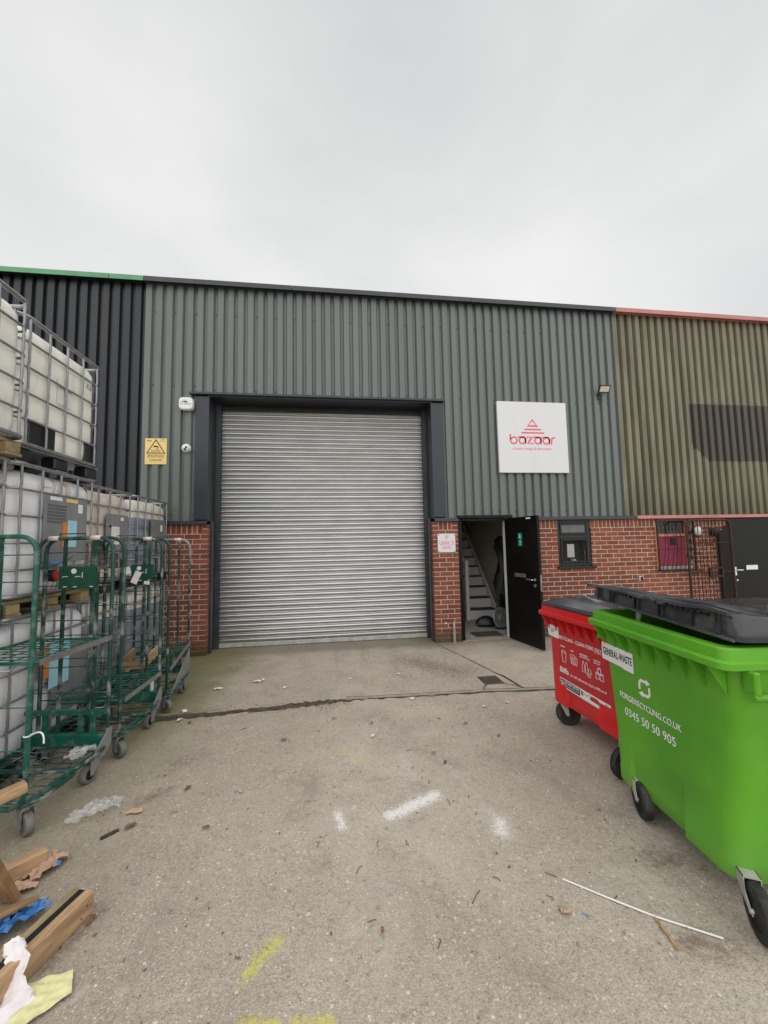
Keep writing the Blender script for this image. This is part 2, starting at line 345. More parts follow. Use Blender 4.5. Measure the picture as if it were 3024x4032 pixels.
    return b.fin(c, .88, 0, b.bump(h, .55, .006))
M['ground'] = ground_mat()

# ------------------------------------------------------------------ mesh building
class MB:
    def __init__(s): s.v, s.f, s.sm = [], [], []
    def add(s, vs, fs, smooth=False):
        o = len(s.v); s.v += [tuple(p) for p in vs]; s.f += [tuple(i + o for i in q) for q in fs]; s.sm += [smooth] * len(fs); return s
    def box(s, x0, x1, y0, y1, z0, z1, M4=None):
        vs = [(x, y, z) for z in (z0, z1) for y in (y0, y1) for x in (x0, x1)]
        if M4 is not None: vs = [M4 @ Vector(p) for p in vs]
        return s.add(vs, [(0, 2, 3, 1), (4, 5, 7, 6), (0, 1, 5, 4), (2, 6, 7, 3), (0, 4, 6, 2), (1, 3, 7, 5)])
    def bbox(s, x0, x1, y0, y1, z0, z1, c=.004, M4=None):       # box with chamfered edges
        vs = []
        for z, i in ((z0, 1), (z0 + c, 0), (z1 - c, 0), (z1, 1)):
            q = c * i
            vs += [(x0 + c, y0 + q, z), (x1 - c, y0 + q, z), (x1 - q, y0 + c, z), (x1 - q, y1 - c, z), (x1 - c, y1 - q, z), (x0 + c, y1 - q, z), (x0 + q, y1 - c, z), (x0 + q, y0 + c, z)]
        if M4 is not None: vs = [M4 @ Vector(p) for p in vs]
        fs = [tuple(range(7, -1, -1)), tuple(range(24, 32))]
        for r in range(3):
            for i in range(8): fs.append((r * 8 + i, r * 8 + (i + 1) % 8, r * 8 + 8 + (i + 1) % 8, r * 8 + 8 + i))
        return s.add(vs, fs)
    def tube(s, pts, r, n=8, closed=False, cap=True):
        pts = [Vector(p) for p in pts]; N = len(pts); vs = []; ref = None
        for i, p in enumerate(pts):
            a = pts[i - 1] if (i or closed) else p; c = pts[(i + 1) % N] if (i < N - 1 or closed) else p
            t = (c - a).normalized()
            if ref is None:
                ref = Vector((0, 0, 1)) if abs(t.z) < .9 else Vector((1, 0, 0))
            u = (ref - t * ref.dot(t)); u = u.normalized() if u.length > 1e-6 else t.orthogonal().normalized(); ref = u; w = t.cross(u)
            rr = r[i] if isinstance(r, (list, tuple)) else r
            vs += [p + (u * cos(2 * pi * k / n) + w * sin(2 * pi * k / n)) * rr for k in range(n)]
        fs = []
        for i in range(N if closed else N - 1):
            j = (i + 1) % N
            for k in range(n): fs.append((i * n + k, i * n + (k + 1) % n, j * n + (k + 1) % n, j * n + k))
        s.add(vs, fs, True)
        if cap and not closed:
            o = len(s.v) - N * n; s.f += [tuple(o + k for k in range(n - 1, -1, -1)), tuple(o + (N - 1) * n + k for k in range(n))]; s.sm += [False, False]
        return s
    def bar(s, a, b, w, h=None, upv=(0, 0, 1)):                  # square bar between two points
        h = h or w; a, b = Vector(a), Vector(b); t = (b - a).normalized(); u = Vector(upv) - t * Vector(upv).dot(t)
        u = u.normalized() if u.length > 1e-4 else t.orthogonal().normalized(); q = t.cross(u)
        vs = [p + u * (i * h / 2) + q * (j * w / 2) for p in (a, b) for i, j in ((-1, -1), (-1, 1), (1, 1), (1, -1))]
        return s.add(vs, [(0, 3, 2, 1), (4, 5, 6, 7), (0, 1, 5, 4), (1, 2, 6, 5), (2, 3, 7, 6), (3, 0, 4, 7)])
    def loft(s, rings, smooth=True, cap0=True, cap1=True):
        n = len(rings[0]); vs = [p for r in rings for p in r]; fs = []
        for i in range(len(rings) - 1):
            for k in range(n): fs.append((i * n + k, i * n + (k + 1) % n, (i + 1) * n + (k + 1) % n, (i + 1) * n + k))
        s.add(vs, fs, smooth); o = len(s.v) - len(vs)
        if cap0: s.f.append(tuple(o + k for k in range(n - 1, -1, -1))); s.sm.append(False)
        if cap1: s.f.append(tuple(o + len(vs) - n + k for k in range(n))); s.sm.append(False)
        return s
    def lathe(s, prof, n=28, M4=None, smooth=True):              # profile (radius, height) round z
        rings = [[Vector((r * cos(2 * pi * k / n), r * sin(2 * pi * k / n), z)) for k in range(n)] for r, z in prof]
        if M4 is not None: rings = [[M4 @ p for p in q] for q in rings]
        return s.loft(rings, smooth)
    def prism(s, poly, y0, y1, M4=None):                         # polygon in xz, extruded along y
        n = len(poly); vs = [(x, y0, z) for x, z in poly] + [(x, y1, z) for x, z in poly]
        if M4 is not None: vs = [M4 @ Vector(p) for p in vs]
        return s.add(vs, [tuple(range(n)), tuple(range(2 * n - 1, n - 1, -1))] + [(i, n + i, n + (i + 1) % n, (i + 1) % n) for i in range(n)])
    def mesh(s, name, mat):
        me = bpy.data.meshes.new(name); me.from_pydata(s.v, [], s.f); me.materials.append(mat)
        me.polygons.foreach_set('use_smooth', s.sm)
        import bmesh
        bm = bmesh.new(); bm.from_mesh(me); bmesh.ops.recalc_face_normals(bm, faces=bm.faces)
        for e in bm.edges:
            if len(e.link_faces) == 2 and e.calc_face_angle(0) > .6: e.smooth = False
        bm.to_mesh(me); bm.free(); me.update()
        return me
    def obj(s, name, mat, parent=None): return link(name, s.mesh(name, mat), parent)

def wmat(o):                                                     # world matrix of a chain without needing a depsgraph update
    m = o.matrix_basis.copy() if not o.parent else wmat(o.parent) @ o.matrix_parent_inverse @ o.matrix_basis
    return m
def link(name, me, parent=None, world=False):
    o = bpy.data.objects.new(name, me); COL.objects.link(o)
    if parent is not None:
        o.parent = parent
        if parent.get('_w'): o.matrix_parent_inverse = wmat(parent).inverted()   # geometry given in world coordinates
        if parent.get('_w'): o['_w'] = 1
    return o
def thing(name, label, cat, loc=(0, 0, 0), rz=0, group=None, world=False):
    o = bpy.data.objects.new(name, None); COL.objects.link(o); o.location = loc; o.rotation_euler = (0, 0, rz)
    o.empty_display_size = .1
    if world: o['_w'] = 1
    return tag(o, label, cat, group)
def tag(o, label, cat, group=None):
    o['label'] = label; o['category'] = cat
    if group: o['group'] = group
    return o
def struct(o): o['kind'] = 'structure'; return o
def kids(o): return [c for c in bpy.data.objects if c.parent == o]
def dup(o, parent=None):
    c = o.copy(); COL.objects.link(c)
    if parent is not None: c.parent = parent
    for k in kids(o): dup(k, c)
    return c
def rr(x0, x1, y0, y1, z, r, n=5):                               # rounded rectangle ring
    o = []
    for cx, cy, a in ((x1 - r, y1 - r, 0), (x0 + r, y1 - r, 90), (x0 + r, y0 + r, 180), (x1 - r, y0 + r, 270)):
        for k in range(n): t = R(a + 90 * k / (n - 1)); o.append(Vector((cx + r * cos(t), cy + r * sin(t), z)))
    return o
FACE = Matrix.Rotation(R(90), 4, 'X')                            # local xy -> vertical plane facing -y
def text(body, size, mat, org, parent, name='lettering', align='LEFT', bold=0., sx=1., face=FACE, ext=.0008, spacing=1., fit=None):
    cu = bpy.data.curves.new(name, 'FONT'); cu.body = body; cu.size = size; cu.align_x = align; cu.offset = bold * size
    cu.extrude = ext; cu.resolution_u = 3; cu.space_character = spacing; cu.space_line = .85
    t = bpy.data.objects.new('tmp', cu); COL.objects.link(t)
    me = bpy.data.meshes.new_from_object(t.evaluated_get(bpy.context.evaluated_depsgraph_get()))
    bpy.data.objects.remove(t); bpy.data.curves.remove(cu)
    if fit:
        xs = [v.co.x for v in me.vertices]; sx = fit / (max(xs) - min(xs)); org = (org[0] - min(xs) * sx, org[1], org[2])
    me.transform(Matrix.Translation(org) @ face @ Matrix.Diagonal((sx, 1, 1, 1)))
    me.materials.clear(); me.materials.append(mat); me.name = name
    return link(name, me, parent)
def stroke(mb, pts, w, y, closed=False, d=.0012):                # flat ribbon with round ends in the xz plane at depth y
    pts = [Vector((p[0], p[1])) for p in pts]; N = len(pts); Lf, Rt = [], []
    for i in range(N):
        a = pts[i - 1] if (i or closed) else pts[i]; c = pts[(i + 1) % N] if (i < N - 1 or closed) else pts[i]
        t = (c - a).normalized(); nn = Vector((-t.y, t.x))
        k = 1.0
        if (i or closed) and (i < N - 1 or closed):
            t1 = (pts[i] - pts[i - 1]).normalized(); k = 1 / max(.5, abs(nn.dot(Vector((-t1.y, t1.x)))))
        Lf.append(pts[i] + nn * w / 2 * k); Rt.append(pts[i] - nn * w / 2 * k)
    for i in range(N if closed else N - 1):
        j = (i + 1) % N
        mb.prism([Lf[i], Rt[i], Rt[j], Lf[j]], y - d, y)
    if not closed:
        for p in (pts[0], pts[-1]): mb.prism([(p.x + w / 2 * cos(k * pi / 6), p.y + w / 2 * sin(k * pi / 6)) for k in range(12)], y - d * 1.1, y)
def arc(cx, cz, r, a0, a1, n=14, rz=None): return [(cx + r * cos(R(a0 + (a1 - a0) * k / n)), cz + (rz or r) * sin(R(a0 + (a1 - a0) * k / n))) for k in range(n + 1)]

# ------------------------------------------------------------------ ground
def sheet(name, x0, x1, y0, y1, z, mat):
    return struct(MB().add([(x0, y0, z), (x1, y0, z), (x1, y1, z), (x0, y1, z)], [(0, 1, 2, 3)]).obj(name, mat))
sheet('ground', -400, 400, -500, 400, 0, M['ground'])
def ribbon(name, top, bot, z, mat, jit=.006):
    vs, fs = [], []
    for (a, b) in zip(top, bot): vs += [(a[0], a[1] + random.uniform(-jit, jit), z), (b[0], b[1] + random.uniform(-jit, jit), z)]
    for i in range(len(top) - 1): fs.append((2 * i, 2 * i + 1, 2 * i + 3, 2 * i + 2))
    return struct(MB().add(vs, fs).obj(name, mat))
def lerp_path(P, n):
    o = []
    for i in range(len(P) - 1):
        for k in range(n): t = k / n; o.append(tuple(P[i][j] + (P[i + 1][j] - P[i][j]) * t for j in range(len(P[0]))))
    o.append(P[-1]); return o
jp = lerp_path([(-2.6, -2.14, .10), (-1.58, -2.10, .10), (-1.1, -2.085, .085), (-.76, -2.06, .075), (-.35, -2.02, .115), (-.1, -2.00, .10), (.1, -2.00, .045), (.32, -2.005, .016), (.84, -2.03, .014), (1.6, -2.05, .014), (2.3, -2.115, .014), (3.2, -2.19, .014), (7, -2.5, .014)], 9)
ribbon('pavement_joint', [(x, y + w / 2) for x, y, w in jp], [(x, y - w / 2) for x, y, w in jp], .004, M['soil'], .022)
jq = [(x, y + w / 2 + .012, .05) for x, y, w in jp if x > .12]
ribbon('kerb_strip', [(x, y + w) for x, y, w in jq], [(x, y) for x, y, w in jq], .005, M['edging'], .003)
ribbon('kerb_strip_line', [(x, y + w + .012) for x, y, w in jq], [(x, y + w + .001) for x, y, w in jq], .0045, M['soil'], .004)
ck = lerp_path([(1.60, -.07, .010), (1.80, -.80, .012), (1.955, -1.50, .016), (2.0, -1.62, .035), (2.05, -2.02, .02)], 8)
ribbon('pavement_crack', [(x + w / 2, y) for x, y, w in ck], [(x - w / 2, y) for x, y, w in ck], .0042, M['soil'], .008)
ck = lerp_path([(1.70, -1.84, .02), (1.63, -1.93, .014), (1.61, -2.03, .012)], 5)
ribbon('drain_crack', [(x + w / 2, y) for x, y, w in ck], [(x - w / 2, y) for x, y, w in ck], .0043, M['soil'], .006)
ck = lerp_path([(1.90, -1.62, .012), (1.88, -1.83, .02), (2.0, -1.92, .014), (2.07, -2.02, .02)], 5)
ribbon('drain_crack', [(x + w / 2, y) for x, y, w in ck], [(x - w / 2, y) for x, y, w in ck], .0044, M['soil'], .006)
dr = thing('drain_cover', 'small square iron drain grating set in the cracked concrete', 'drain', (1.80, -1.72, 0))
MB().box(-.115, .115, -.125, .125, 0.001, .006).obj('grating_frame', M['drain'], dr)
for k in range(6): MB().bbox(-.10, .10, -.105 + k * .038, -.085 + k * .038, .006, .013, .002).obj('grating_bar', M['drain'], dr)

# ------------------------------------------------------------------ buildings
PITCH_C = .1525
def clad(x0, n, z0, z1, mat, parent, dp=.028, cw=.085):
    mb = MB(); prof = []
    for k in range(n):
        a = x0 + k * PITCH_C
        prof += [(a, -.016), (a + cw, -.016), (a + cw + .017, dp), (a + PITCH_C - .017, dp)]
    prof.append((x0 + n * PITCH_C, -.016))
    vs = [(x, y, z) for x, y in prof for z in (z0, z1)]
    mb.add(vs, [(2 * i, 2 * i + 2, 2 * i + 3, 2 * i + 1) for i in range(len(prof) - 1)])
    return mb.obj('cladding_sheet', mat, parent)
def screws(xs, zs, parent, y=.026):
    mb = MB()
    for x in xs:
        for z in zs: mb.box(x - .006, x + .006, y - .012, y, z - .006, z + .006)
    o = mb.obj('fixing_screws', M['trim_dark'], parent); o['kind'] = 'stuff'; return o

unit = thing('warehouse_unit', 'grey green corrugated warehouse unit with wide steel roller shutter and open black door', 'building', (1.2, 1.0, 0), world=True)
left_unit = thing('warehouse_unit', 'black corrugated warehouse unit with green roof edge behind the stacked tanks', 'building', (-5.5, 1.0, 0), world=True)
right_unit = thing('warehouse_unit', 'weathered olive corrugated unit with faded red roof edge and barred window', 'building', (8.3, 1.0, 0), world=True)
XL, XR, ZC = -2.838, 5.24, 2.0
TOP = 5.74
def roof_part(x0, x1, parent):
    MB().box(x0, x1, .12, 30, TOP - .02, TOP + .05).obj('roof', M['roof'], parent)
    for a, b_, z in (((x0, -1.9, 2.05), (-1.899, 1.661, 3.99), (1.662, x1, 2.05)) if parent is unit else ((x0, x1, 2.05),)):
        MB().box(a, b_, .45, .48, z, TOP - .05).obj('backing_wall', M['wall_dark'], parent)
# green cladding: over the shutter, to its left, to its right
x = XL
nl = 5                      # sheets left of shutter: XL .. -2.08
clad(XL, 5, ZC + .0, TOP, M['green_clad'], unit)
x = XL + 5 * PITCH_C        # -2.0755
for n in (6, 6, 7, 7): clad(x, n, 3.975, TOP, M['green_clad'], unit); x += n * PITCH_C
for n in (6, 6, 6): clad(x, n, ZC, TOP, M['green_clad'], unit); x += n * PITCH_C
nlast = int((XR - x) / PITCH_C); clad(x, nlast, ZC, TOP, M['green_clad'], unit); XR2 = x + nlast * PITCH_C
vx = [XL + k * PITCH_C + .121 for k in range(0, 53, 2)]
screws(vx, (5.28,), unit); screws([q for q in vx if q > -2.1 and q < 1.85], (4.05,), unit); screws([q for q in vx if q > 1.9], (2.10, 4.02), unit); screws([q for q in vx if q < -2.1], (2.10, 4.1), unit)
x = XL - 40 * PITCH_C
for k in range(8): clad(x, 5, ZC, TOP, M['black_clad'], left_unit); x += 5 * PITCH_C
screws([XL - k * PITCH_C - .03 for k in range(0, 40, 2)], (5.28, 4.1), left_unit)
x = XR2
for k in range(8): clad(x, 5, ZC, TOP, M['brown_clad'], right_unit, .052, .078); x += 5 * PITCH_C
XE = x
for a_, b_, p_ in ((XL, XR2, unit), (-9, XL - .003, left_unit), (XR2 + .003, XE, right_unit)):
    MB().box(a_, b_, 29.9, 30, 0, TOP - .03).obj('rear_wall', M['wall_dark'], p_)
    MB().box(a_, b_, .5, 29.8, -.02, .008).obj('inner_floor', M['floor_int'], p_) if p_ is not unit else None
    for q_ in (a_, b_ - .05): MB().box(q_, q_ + .05, .5, 29.85, 0, TOP - .03).obj('side_wall', M['wall_dark'], p_)
def trim(x0, x1, mat, parent, dark):
    p = [(-.115, 5.69), (-.115, 5.765), (-.10, 5.776), (.12, 5.80), (.12, 5.745), (-.02, 5.745), (-.10, 5.705), (-.105, 5.69)]
    MB().loft([[Vector((x, a, z)) for a, z in p] for x in (x0, x1)], False).obj('roof_edge_trim', mat, parent)
    MB().box(x0, x1, -.06, -.018, 5.70, 5.744).obj('closure_strip', dark, parent)
q = 0
for a, b_ in ((XL, -.62), (-.615, 2.38), (2.385, XR2)): trim(a + (.002 if q else 0), b_, M['trim_dark'], unit, M['trim_dark']); q += 1
trim(-9.0, -3.33, M['trim_green'], left_unit, M['black_clad']); trim(-3.32, XL - .005, M['trim_green'], left_unit, M['black_clad'])
trim(XR2 + .005, XR2 + .95, M['trim_red'], right_unit, M['trim_red']); trim(XR2 + .955, XE, M['trim_red'], right_unit, M['trim_red'])
roof_part(XL, XR2, unit); roof_part(-9, XL - .003, left_unit); roof_part(XR2 + .003, XE, right_unit)
def flash(x0, x1, mat, parent, z=1.945, yo=0):
    MB().loft([[Vector((x, a + yo, zz)) for a, zz in ((-.055, z), (-.05, z + .052), (.03, z + .060), (.03, z + .03), (-.035, z + .025), (-.035, z))] for x in (x0, x1)], False).obj('drip_flashing', mat, parent)
flash(-9, XL - .003, M['black_clad'], left_unit); flash(XL, -1.885, M['anthracite'], unit); flash(1.645, 2.045, M['anthracite'], unit); flash(2.96, 5.29, M['anthracite'], unit); flash(5.293, XE, M['trim_red'], right_unit)

# ---- shutter opening
def jamb(x0, x1, z0, z1):
    MB().bbox(x0, x1, -.022, .012, z0, z1, .003).obj('jamb_panel', M['anthracite'], unit)
jamb(-2.078, -1.878, 2.012, 3.93); jamb(1.639, 1.845, 2.012, 3.93)
MB().box(1.8455, 1.892, .02, .03, 2.0, 3.975).obj('cladding_edge', M['green_clad'], unit)
MB().box(-1.898, -1.878, .0125, .40, 2.0, 3.93).obj('jamb_return', M['anthracite'], unit)
MB().box(1.639, 1.659, .0125, .40, 2.0, 3.93).obj('jamb_return', M['anthracite'], unit)
MB().box(-1.897, 1.658, -.02, .42, 3.931, 3.95).obj('soffit', M['anthracite'], unit)
MB().bbox(-2.165, 1.866, -.065, .02, 3.951, 3.985, .003).obj('drip_flashing', M['trim_dark'], unit)
MB().box(-1.877, 1.638, .355, .375, 3.83, 3.93).obj('shutter_box', M['pl_black'], unit)
for xa, xb in ((-1.875, -1.795), (1.566, 1.637)):
    g = MB(); g.box(xa, xb, .33, .345, .0, 3.93); g.box(xa, xb, .42, .435, .0, 3.93); g.box(xa if xa < 0 else xb - .006, xa + .006 if xa < 0 else xb, .345, .42, 0, 3.93)
    g.obj('guide_rail', M['trim_dark'], unit)
sh = MB().bbox(-1.80, 1.57, .372, .402, .008, .075, .004).obj('roller_shutter', M['zinc'], unit)
lath = MB(); prof = []
SP = .0762
for k in range(9):
    t = k / 8; q_ = t / .62 * .5 if t < .62 else .5 + (t - .62) / .38 * .5; prof.append((.392 - .015 * sin(pi * (.5 * q_ + .5 * t)), .009 + t * (SP - .020)))
prof += [(.400, SP - .008), (.387, SP - .006), (.381, SP - .001), (.384, SP + .005), (.396, SP + .010), (.402, SP + .014)]
vs = [(xx, a, z) for a, z in prof for xx in (-1.80, 1.57)]
lath.add(vs, [(2 * i, 2 * i + 1, 2 * i + 3, 2 * i + 2) for i in range(len(prof) - 1)], True)
lm = bpy.data.meshes.new('slat'); lm.from_pydata(lath.v, [], lath.f); lm.materials.append(M['shutter']); lm.polygons.foreach_set('use_smooth', [True] * len(lath.f)); lm.update()
for k in range(50):
    s_ = link('slat', lm, sh); s_.rotation_euler = (0, random.uniform(-.0006, .0006), random.uniform(-.0010, .0010)); s_.matrix_parent_inverse = wmat(sh).inverted(); s_.location = (random.uniform(-.002, .002), random.uniform(-.001, .001), .072 + k * SP)
for xa, xb in ((-1.8835, -1.8805), (1.6165, 1.6195)): MB().box(xa, xb, .108, .40, 0, 2.0).obj('guide_cover', M['trim_dark'], unit)
for xa, xb in ((-1.880, -1.845), (1.590, 1.616)): MB().bbox(xa, xb, .112, .20, .0, 2.0, .003).obj('guide_cover', M['trim_dark'], unit)
MB().box(7.08, 8.12, .056, .40, 1.938, 2.10).obj('lintel', M['wall_dark'], right_unit)
# ---- brickwork
def brick_mesh(w, h, d):
    mb = MB(); c = .005
    vs = [(c, 0, c), (w - c, 0, c), (w - c, 0, h - c), (c, 0, h - c), (0, c, 0), (w, c, 0), (w, c, h), (0, c, h), (0, d, 0), (w, d, 0), (w, d, h), (0, d, h)]
    mb.add(vs, [(0, 1, 2, 3), (0, 4, 5, 1), (1, 5, 6, 2), (2, 6, 7, 3), (3, 7, 4, 0), (4, 8, 9, 5), (5, 9, 10, 6), (6, 10, 11, 7), (7, 11, 8, 4)])
    return mb
BM = {}
def bmesh_for(w, h, d):
    k = (round(w, 3), round(h, 3), round(d, 3))
    if k not in BM: BM[k] = brick_mesh(*k).mesh('brick', M['brick'])
    return BM[k]
J = .0115
nb = {}
def brick(parent, x, z, w, h=.0635, d=.1025, y=0.):
    nb[parent] = nb.get(parent, 0) + 1
    o = link('brick', bmesh_for(w, h, d), parent)
    o.location = (x, y + random.uniform(-.002, .002), z)
    return o
def core(name, x0, x1, y0, y1, z0, z1, parent): return MB().box(x0, x1, y0, y1, z0, z1).obj(name, M['mortar'], parent)
def course_rows(parent, x0, x1, r0, r1, phase=0., skip=None, lowmb=None, rmin=0, y=0., ends=True):
    for r in range(r0, r1):
        z = r * .075 + .0055; x = x0 - ((.1125 if (r + phase) % 2 else 0.))
        while x < x1 - .01:
            a, b_ = max(x, x0), min(x + .225 - J, x1)
            x += .225
            if b_ - a < .03: continue
            segs = [(a, b_)]
            if skip:
                (sx0, sx1, sz0, sz1) = skip
                if z + .06 > sz0 and z < sz1:
                    segs = [(p, q) for p, q in ((a, min(b_, sx0)), (max(a, sx1), b_)) if q - p > .03]
            for p, q in segs:
                if lowmb is not None and r < rmin:
                    m = brick_mesh(q - p, .0635, .10); lowmb.add([(vx_ + p, vy + y, vz + z) for vx_, vy, vz in m.v], m.f)
                else: brick(parent, p, z, q - p, y=y)
def soldiers(parent, x0, x1, skip=None, y=0.):
    n = int((x1 - x0 + J) / .0755)
    xs = [x0 + k * .0755 for k in range(n)]
    if skip: xs = [x for x in xs if not (x + .06 > skip[0] and x < skip[1])]
    for x in xs: brick(parent, x, 1.805, .064, .19, y=y)
    if skip:                                                     # narrow cut bricks either side of the window and at the end
        a = max(x for x in xs if x < skip[0]) + .0755; c = min(x for x in xs if x > skip[1]) - J
        for p, q in ((a, skip[0] - .004), (skip[1] + .006, c), (max(xs) + .0755, x1)):
            if q - p > .014: brick(parent, p, 1.805, q - p, .19, y=y)
lp = core('brick_pier', -3.2, -1.884, .006, .40, 0, 1.944, unit)
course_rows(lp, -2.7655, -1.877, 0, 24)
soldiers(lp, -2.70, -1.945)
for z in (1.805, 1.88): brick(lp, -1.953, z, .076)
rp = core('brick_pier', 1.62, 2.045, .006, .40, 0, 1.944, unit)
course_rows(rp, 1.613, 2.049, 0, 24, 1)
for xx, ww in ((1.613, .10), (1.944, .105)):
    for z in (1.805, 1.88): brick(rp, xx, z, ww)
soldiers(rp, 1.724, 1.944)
WIN = (3.80, 4.425, 1.1225, 1.95)
rw = MB()
for a in ((2.915, WIN[0], 0, 1.99), (WIN[1], 5.255, 0, 1.99), (WIN[0], WIN[1], 0, WIN[2])): rw.box(a[0], a[1], .006, .22, a[2], a[3])
rw = rw.obj('brick_wall', M['mortar'], unit)
low = MB()
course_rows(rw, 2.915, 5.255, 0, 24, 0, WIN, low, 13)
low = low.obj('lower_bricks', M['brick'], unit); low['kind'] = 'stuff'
soldiers(rw, 2.918, 5.252, WIN)
# right-hand neighbour's wall
WIN2 = (5.66, 6.36, 1.0475, 1.95)
nw = MB()
for a in ((5.258, WIN2[0], 0, 1.99), (WIN2[1], 7.10, 0, 1.99), (WIN2[0], WIN2[1], 0, WIN2[2]), (8.1, XE, 0, 1.99)): nw.box(a[0], a[1], .006, .22, a[2], a[3])
nw = nw.obj('brick_wall', M['mortar'], right_unit)
low = MB(); course_rows(nw, 5.264, 7.10, 0, 24, 1, WIN2, low, 10)
low = low.obj('lower_bricks', M['brick'], right_unit); low['kind'] = 'stuff'
soldiers(nw, 5.266, 7.098, WIN2)
lw = core('brick_wall', -9, -3.21, .006, .30, 0, 1.99, left_unit)

# ---- pedestrian door
MB().box(2.05, 2.062, -.01, .14, 0, 1.985).obj('door_frame', M['black_gloss'], unit)
df = MB(); df.bbox(2.0625, 2.105, -.012, .10, 0, 1.985, .003); df.bbox(2.1055, 2.862, -.012, .10, 1.945, 1.985, .003)
df.obj('door_frame', M['black_gloss'], unit)
MB().bbox(2.862, 2.905, -.006, .10, 0, 1.985, .004).obj('door_jamb', M['white_pl'], unit)
MB().bbox(2.035, 2.97, -.075, .02, 1.987, 2.035, .004).obj('door_canopy', M['black_gloss'], unit)
MB().box(2.062, 2.862, -.02, .16, .002, .018).obj('threshold', M['edging'], unit)
MB().box(2.1055, 2.112, .02, .035, .80, 1.05).obj('strike_plate', M['steel'], unit)
ang = math.atan2(-.985, .17)
dm = Matrix.Translation((2.89, -.012, 0)) @ Matrix.Rotation(ang, 4, 'Z')
def dbox(name, mat, x0, x1, y0, y1, z0, z1, par, c=.003): return MB().bbox(x0, x1, y0, y1, z0, z1, c, dm).obj(name, mat, par)
door = dbox('door', M['black_gloss'], 0, .80, -.045, 0, .022, 1.975, unit); door['label'] = 'black door leaf standing open outward'
# inner face is y=-.045 side (towards the opening)
dbox('letter_plate', M['steel'], .22, .49, -.052, -.0455, 1.035, 1.095, door)
dbox('lock_plate', M['steel'], .8005, .806, -.035, -.010, .86, 1.10, door)
h = MB(); h.tube([dm @ Vector(p) for p in ((.70, -.046, 1.02), (.70, -.09, 1.02), (.69, -.10, 1.02), (.57, -.10, 1.022))], .010); h.lathe([(.024, 0), (.024, .008), (.012, .01)], 16, dm @ Matrix.Translation((.70, -.0455, 1.02)) @ Matrix.Rotation(R(90), 4, 'X'))
h.obj('handle', M['chrome'], door)
MB().lathe([(.027, 0), (.027, .010), (.010, .014)], 18, dm @ Matrix.Translation((.70, -.0455, .935)) @ Matrix.Rotation(R(90), 4, 'X')).obj('lock_rose', M['chrome'], door)
dbox('closer_plate', M['white_pl'], .56, .66, -.055, -.0455, 1.93, 1.955, door)
ex = thing('exit_sign', 'two small green emergency exit stickers on the inside of the black door', 'sign', world=True)
for z0, z1 in ((1.627, 1.725), (1.52, 1.621)): MB().box(.345, .445, -.0475, -.0458, z0, z1, dm).obj('sticker', M['signgreen'], ex)
a = MB()
def dpoly(poly): a.prism(poly, -.0485, -.0476, dm)
dpoly([(.390, 1.535), (.400, 1.535), (.400, 1.59), (.415, 1.585), (.395, 1.612), (.375, 1.585), (.390, 1.59)])
dpoly([(.375, 1.705), (.390, 1.715), (.392, 1.70), (.378, 1.694)])                     # head
dpoly([(.372, 1.690), (.402, 1.684), (.412, 1.672), (.420, 1.672), (.420, 1.664), (.408, 1.664), (.398, 1.674), (.395, 1.660), (.408, 1.648), (.408, 1.632), (.399, 1.632), (.399, 1.645), (.384, 1.655), (.366, 1.640), (.360, 1.647), (.378, 1.664), (.381, 1.678)])
a.obj('pictogram', M['white'], ex)
# interior behind the door
b = MB(); b.box(2.0, 4.6, .40, 5.2, -.03, .012); b.obj('entrance_floor', M['floor_int'], unit)
MB().box(2.063, 2.905, .10, .40, -.03, .0115).obj('entrance_floor', M['floor_int'], unit)
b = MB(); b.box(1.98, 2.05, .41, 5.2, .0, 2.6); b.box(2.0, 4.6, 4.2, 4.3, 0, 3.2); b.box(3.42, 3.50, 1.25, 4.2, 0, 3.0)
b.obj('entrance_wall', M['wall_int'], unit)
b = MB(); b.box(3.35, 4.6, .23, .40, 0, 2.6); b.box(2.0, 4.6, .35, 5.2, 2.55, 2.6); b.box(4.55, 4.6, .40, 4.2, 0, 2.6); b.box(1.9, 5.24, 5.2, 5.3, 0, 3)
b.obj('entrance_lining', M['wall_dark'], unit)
st = thing('staircase', 'white painted wooden staircase with dark treads inside the open doorway', 'staircase', (2.74, 1.57, .012))
for k in range(9):
    MB().box(0, .56, .21 * k, .21 * k + .02, .205 * k, .205 * (k + 1) - .022).obj('riser', M['stair_w'], st)
    MB().bbox(-.0, .56, .21 * k - .02, .21 * (k + 1), .205 * (k + 1) - .022, .205 * (k + 1), .003).obj('tread', M['stair_d'], st)
for xx in (-.035, .562):
    MB().prism([(0, 0), (.0, .26), (.21 * 9, .205 * 9 + .26), (.21 * 9, .205 * 9 - .05), (.06, 0)], xx, xx + .03, Matrix(((0, 1, 0, 0), (1, 0, 0, 0), (0, 0, 1, 0), (0, 0, 0, 1)))).obj('stringer', M['stair_w'], st)
MB().bbox(-.075, -.005, -.09, -.02, 0, 1.20, .006).obj('newel_post', M['stair_w'], st)
hr = MB()
for zz in (.45, 1.02): hr.bar((-.04, -.03, zz), (-.04, 1.8, zz + 1.76), .03, .09)
hr.obj('handrail', M['stair_w'], st)
mt = MB().box(2.36, 2.85, .17, .50, .0125, .022).obj('door_mat', M['mat']); tag(mt, 'dark ribbed doormat just inside the open doorway', 'mat')
wd = thing('floor_fan', 'round grey metal object leaning inside the doorway beside black bags', 'fan', (3.02, .66, .012))
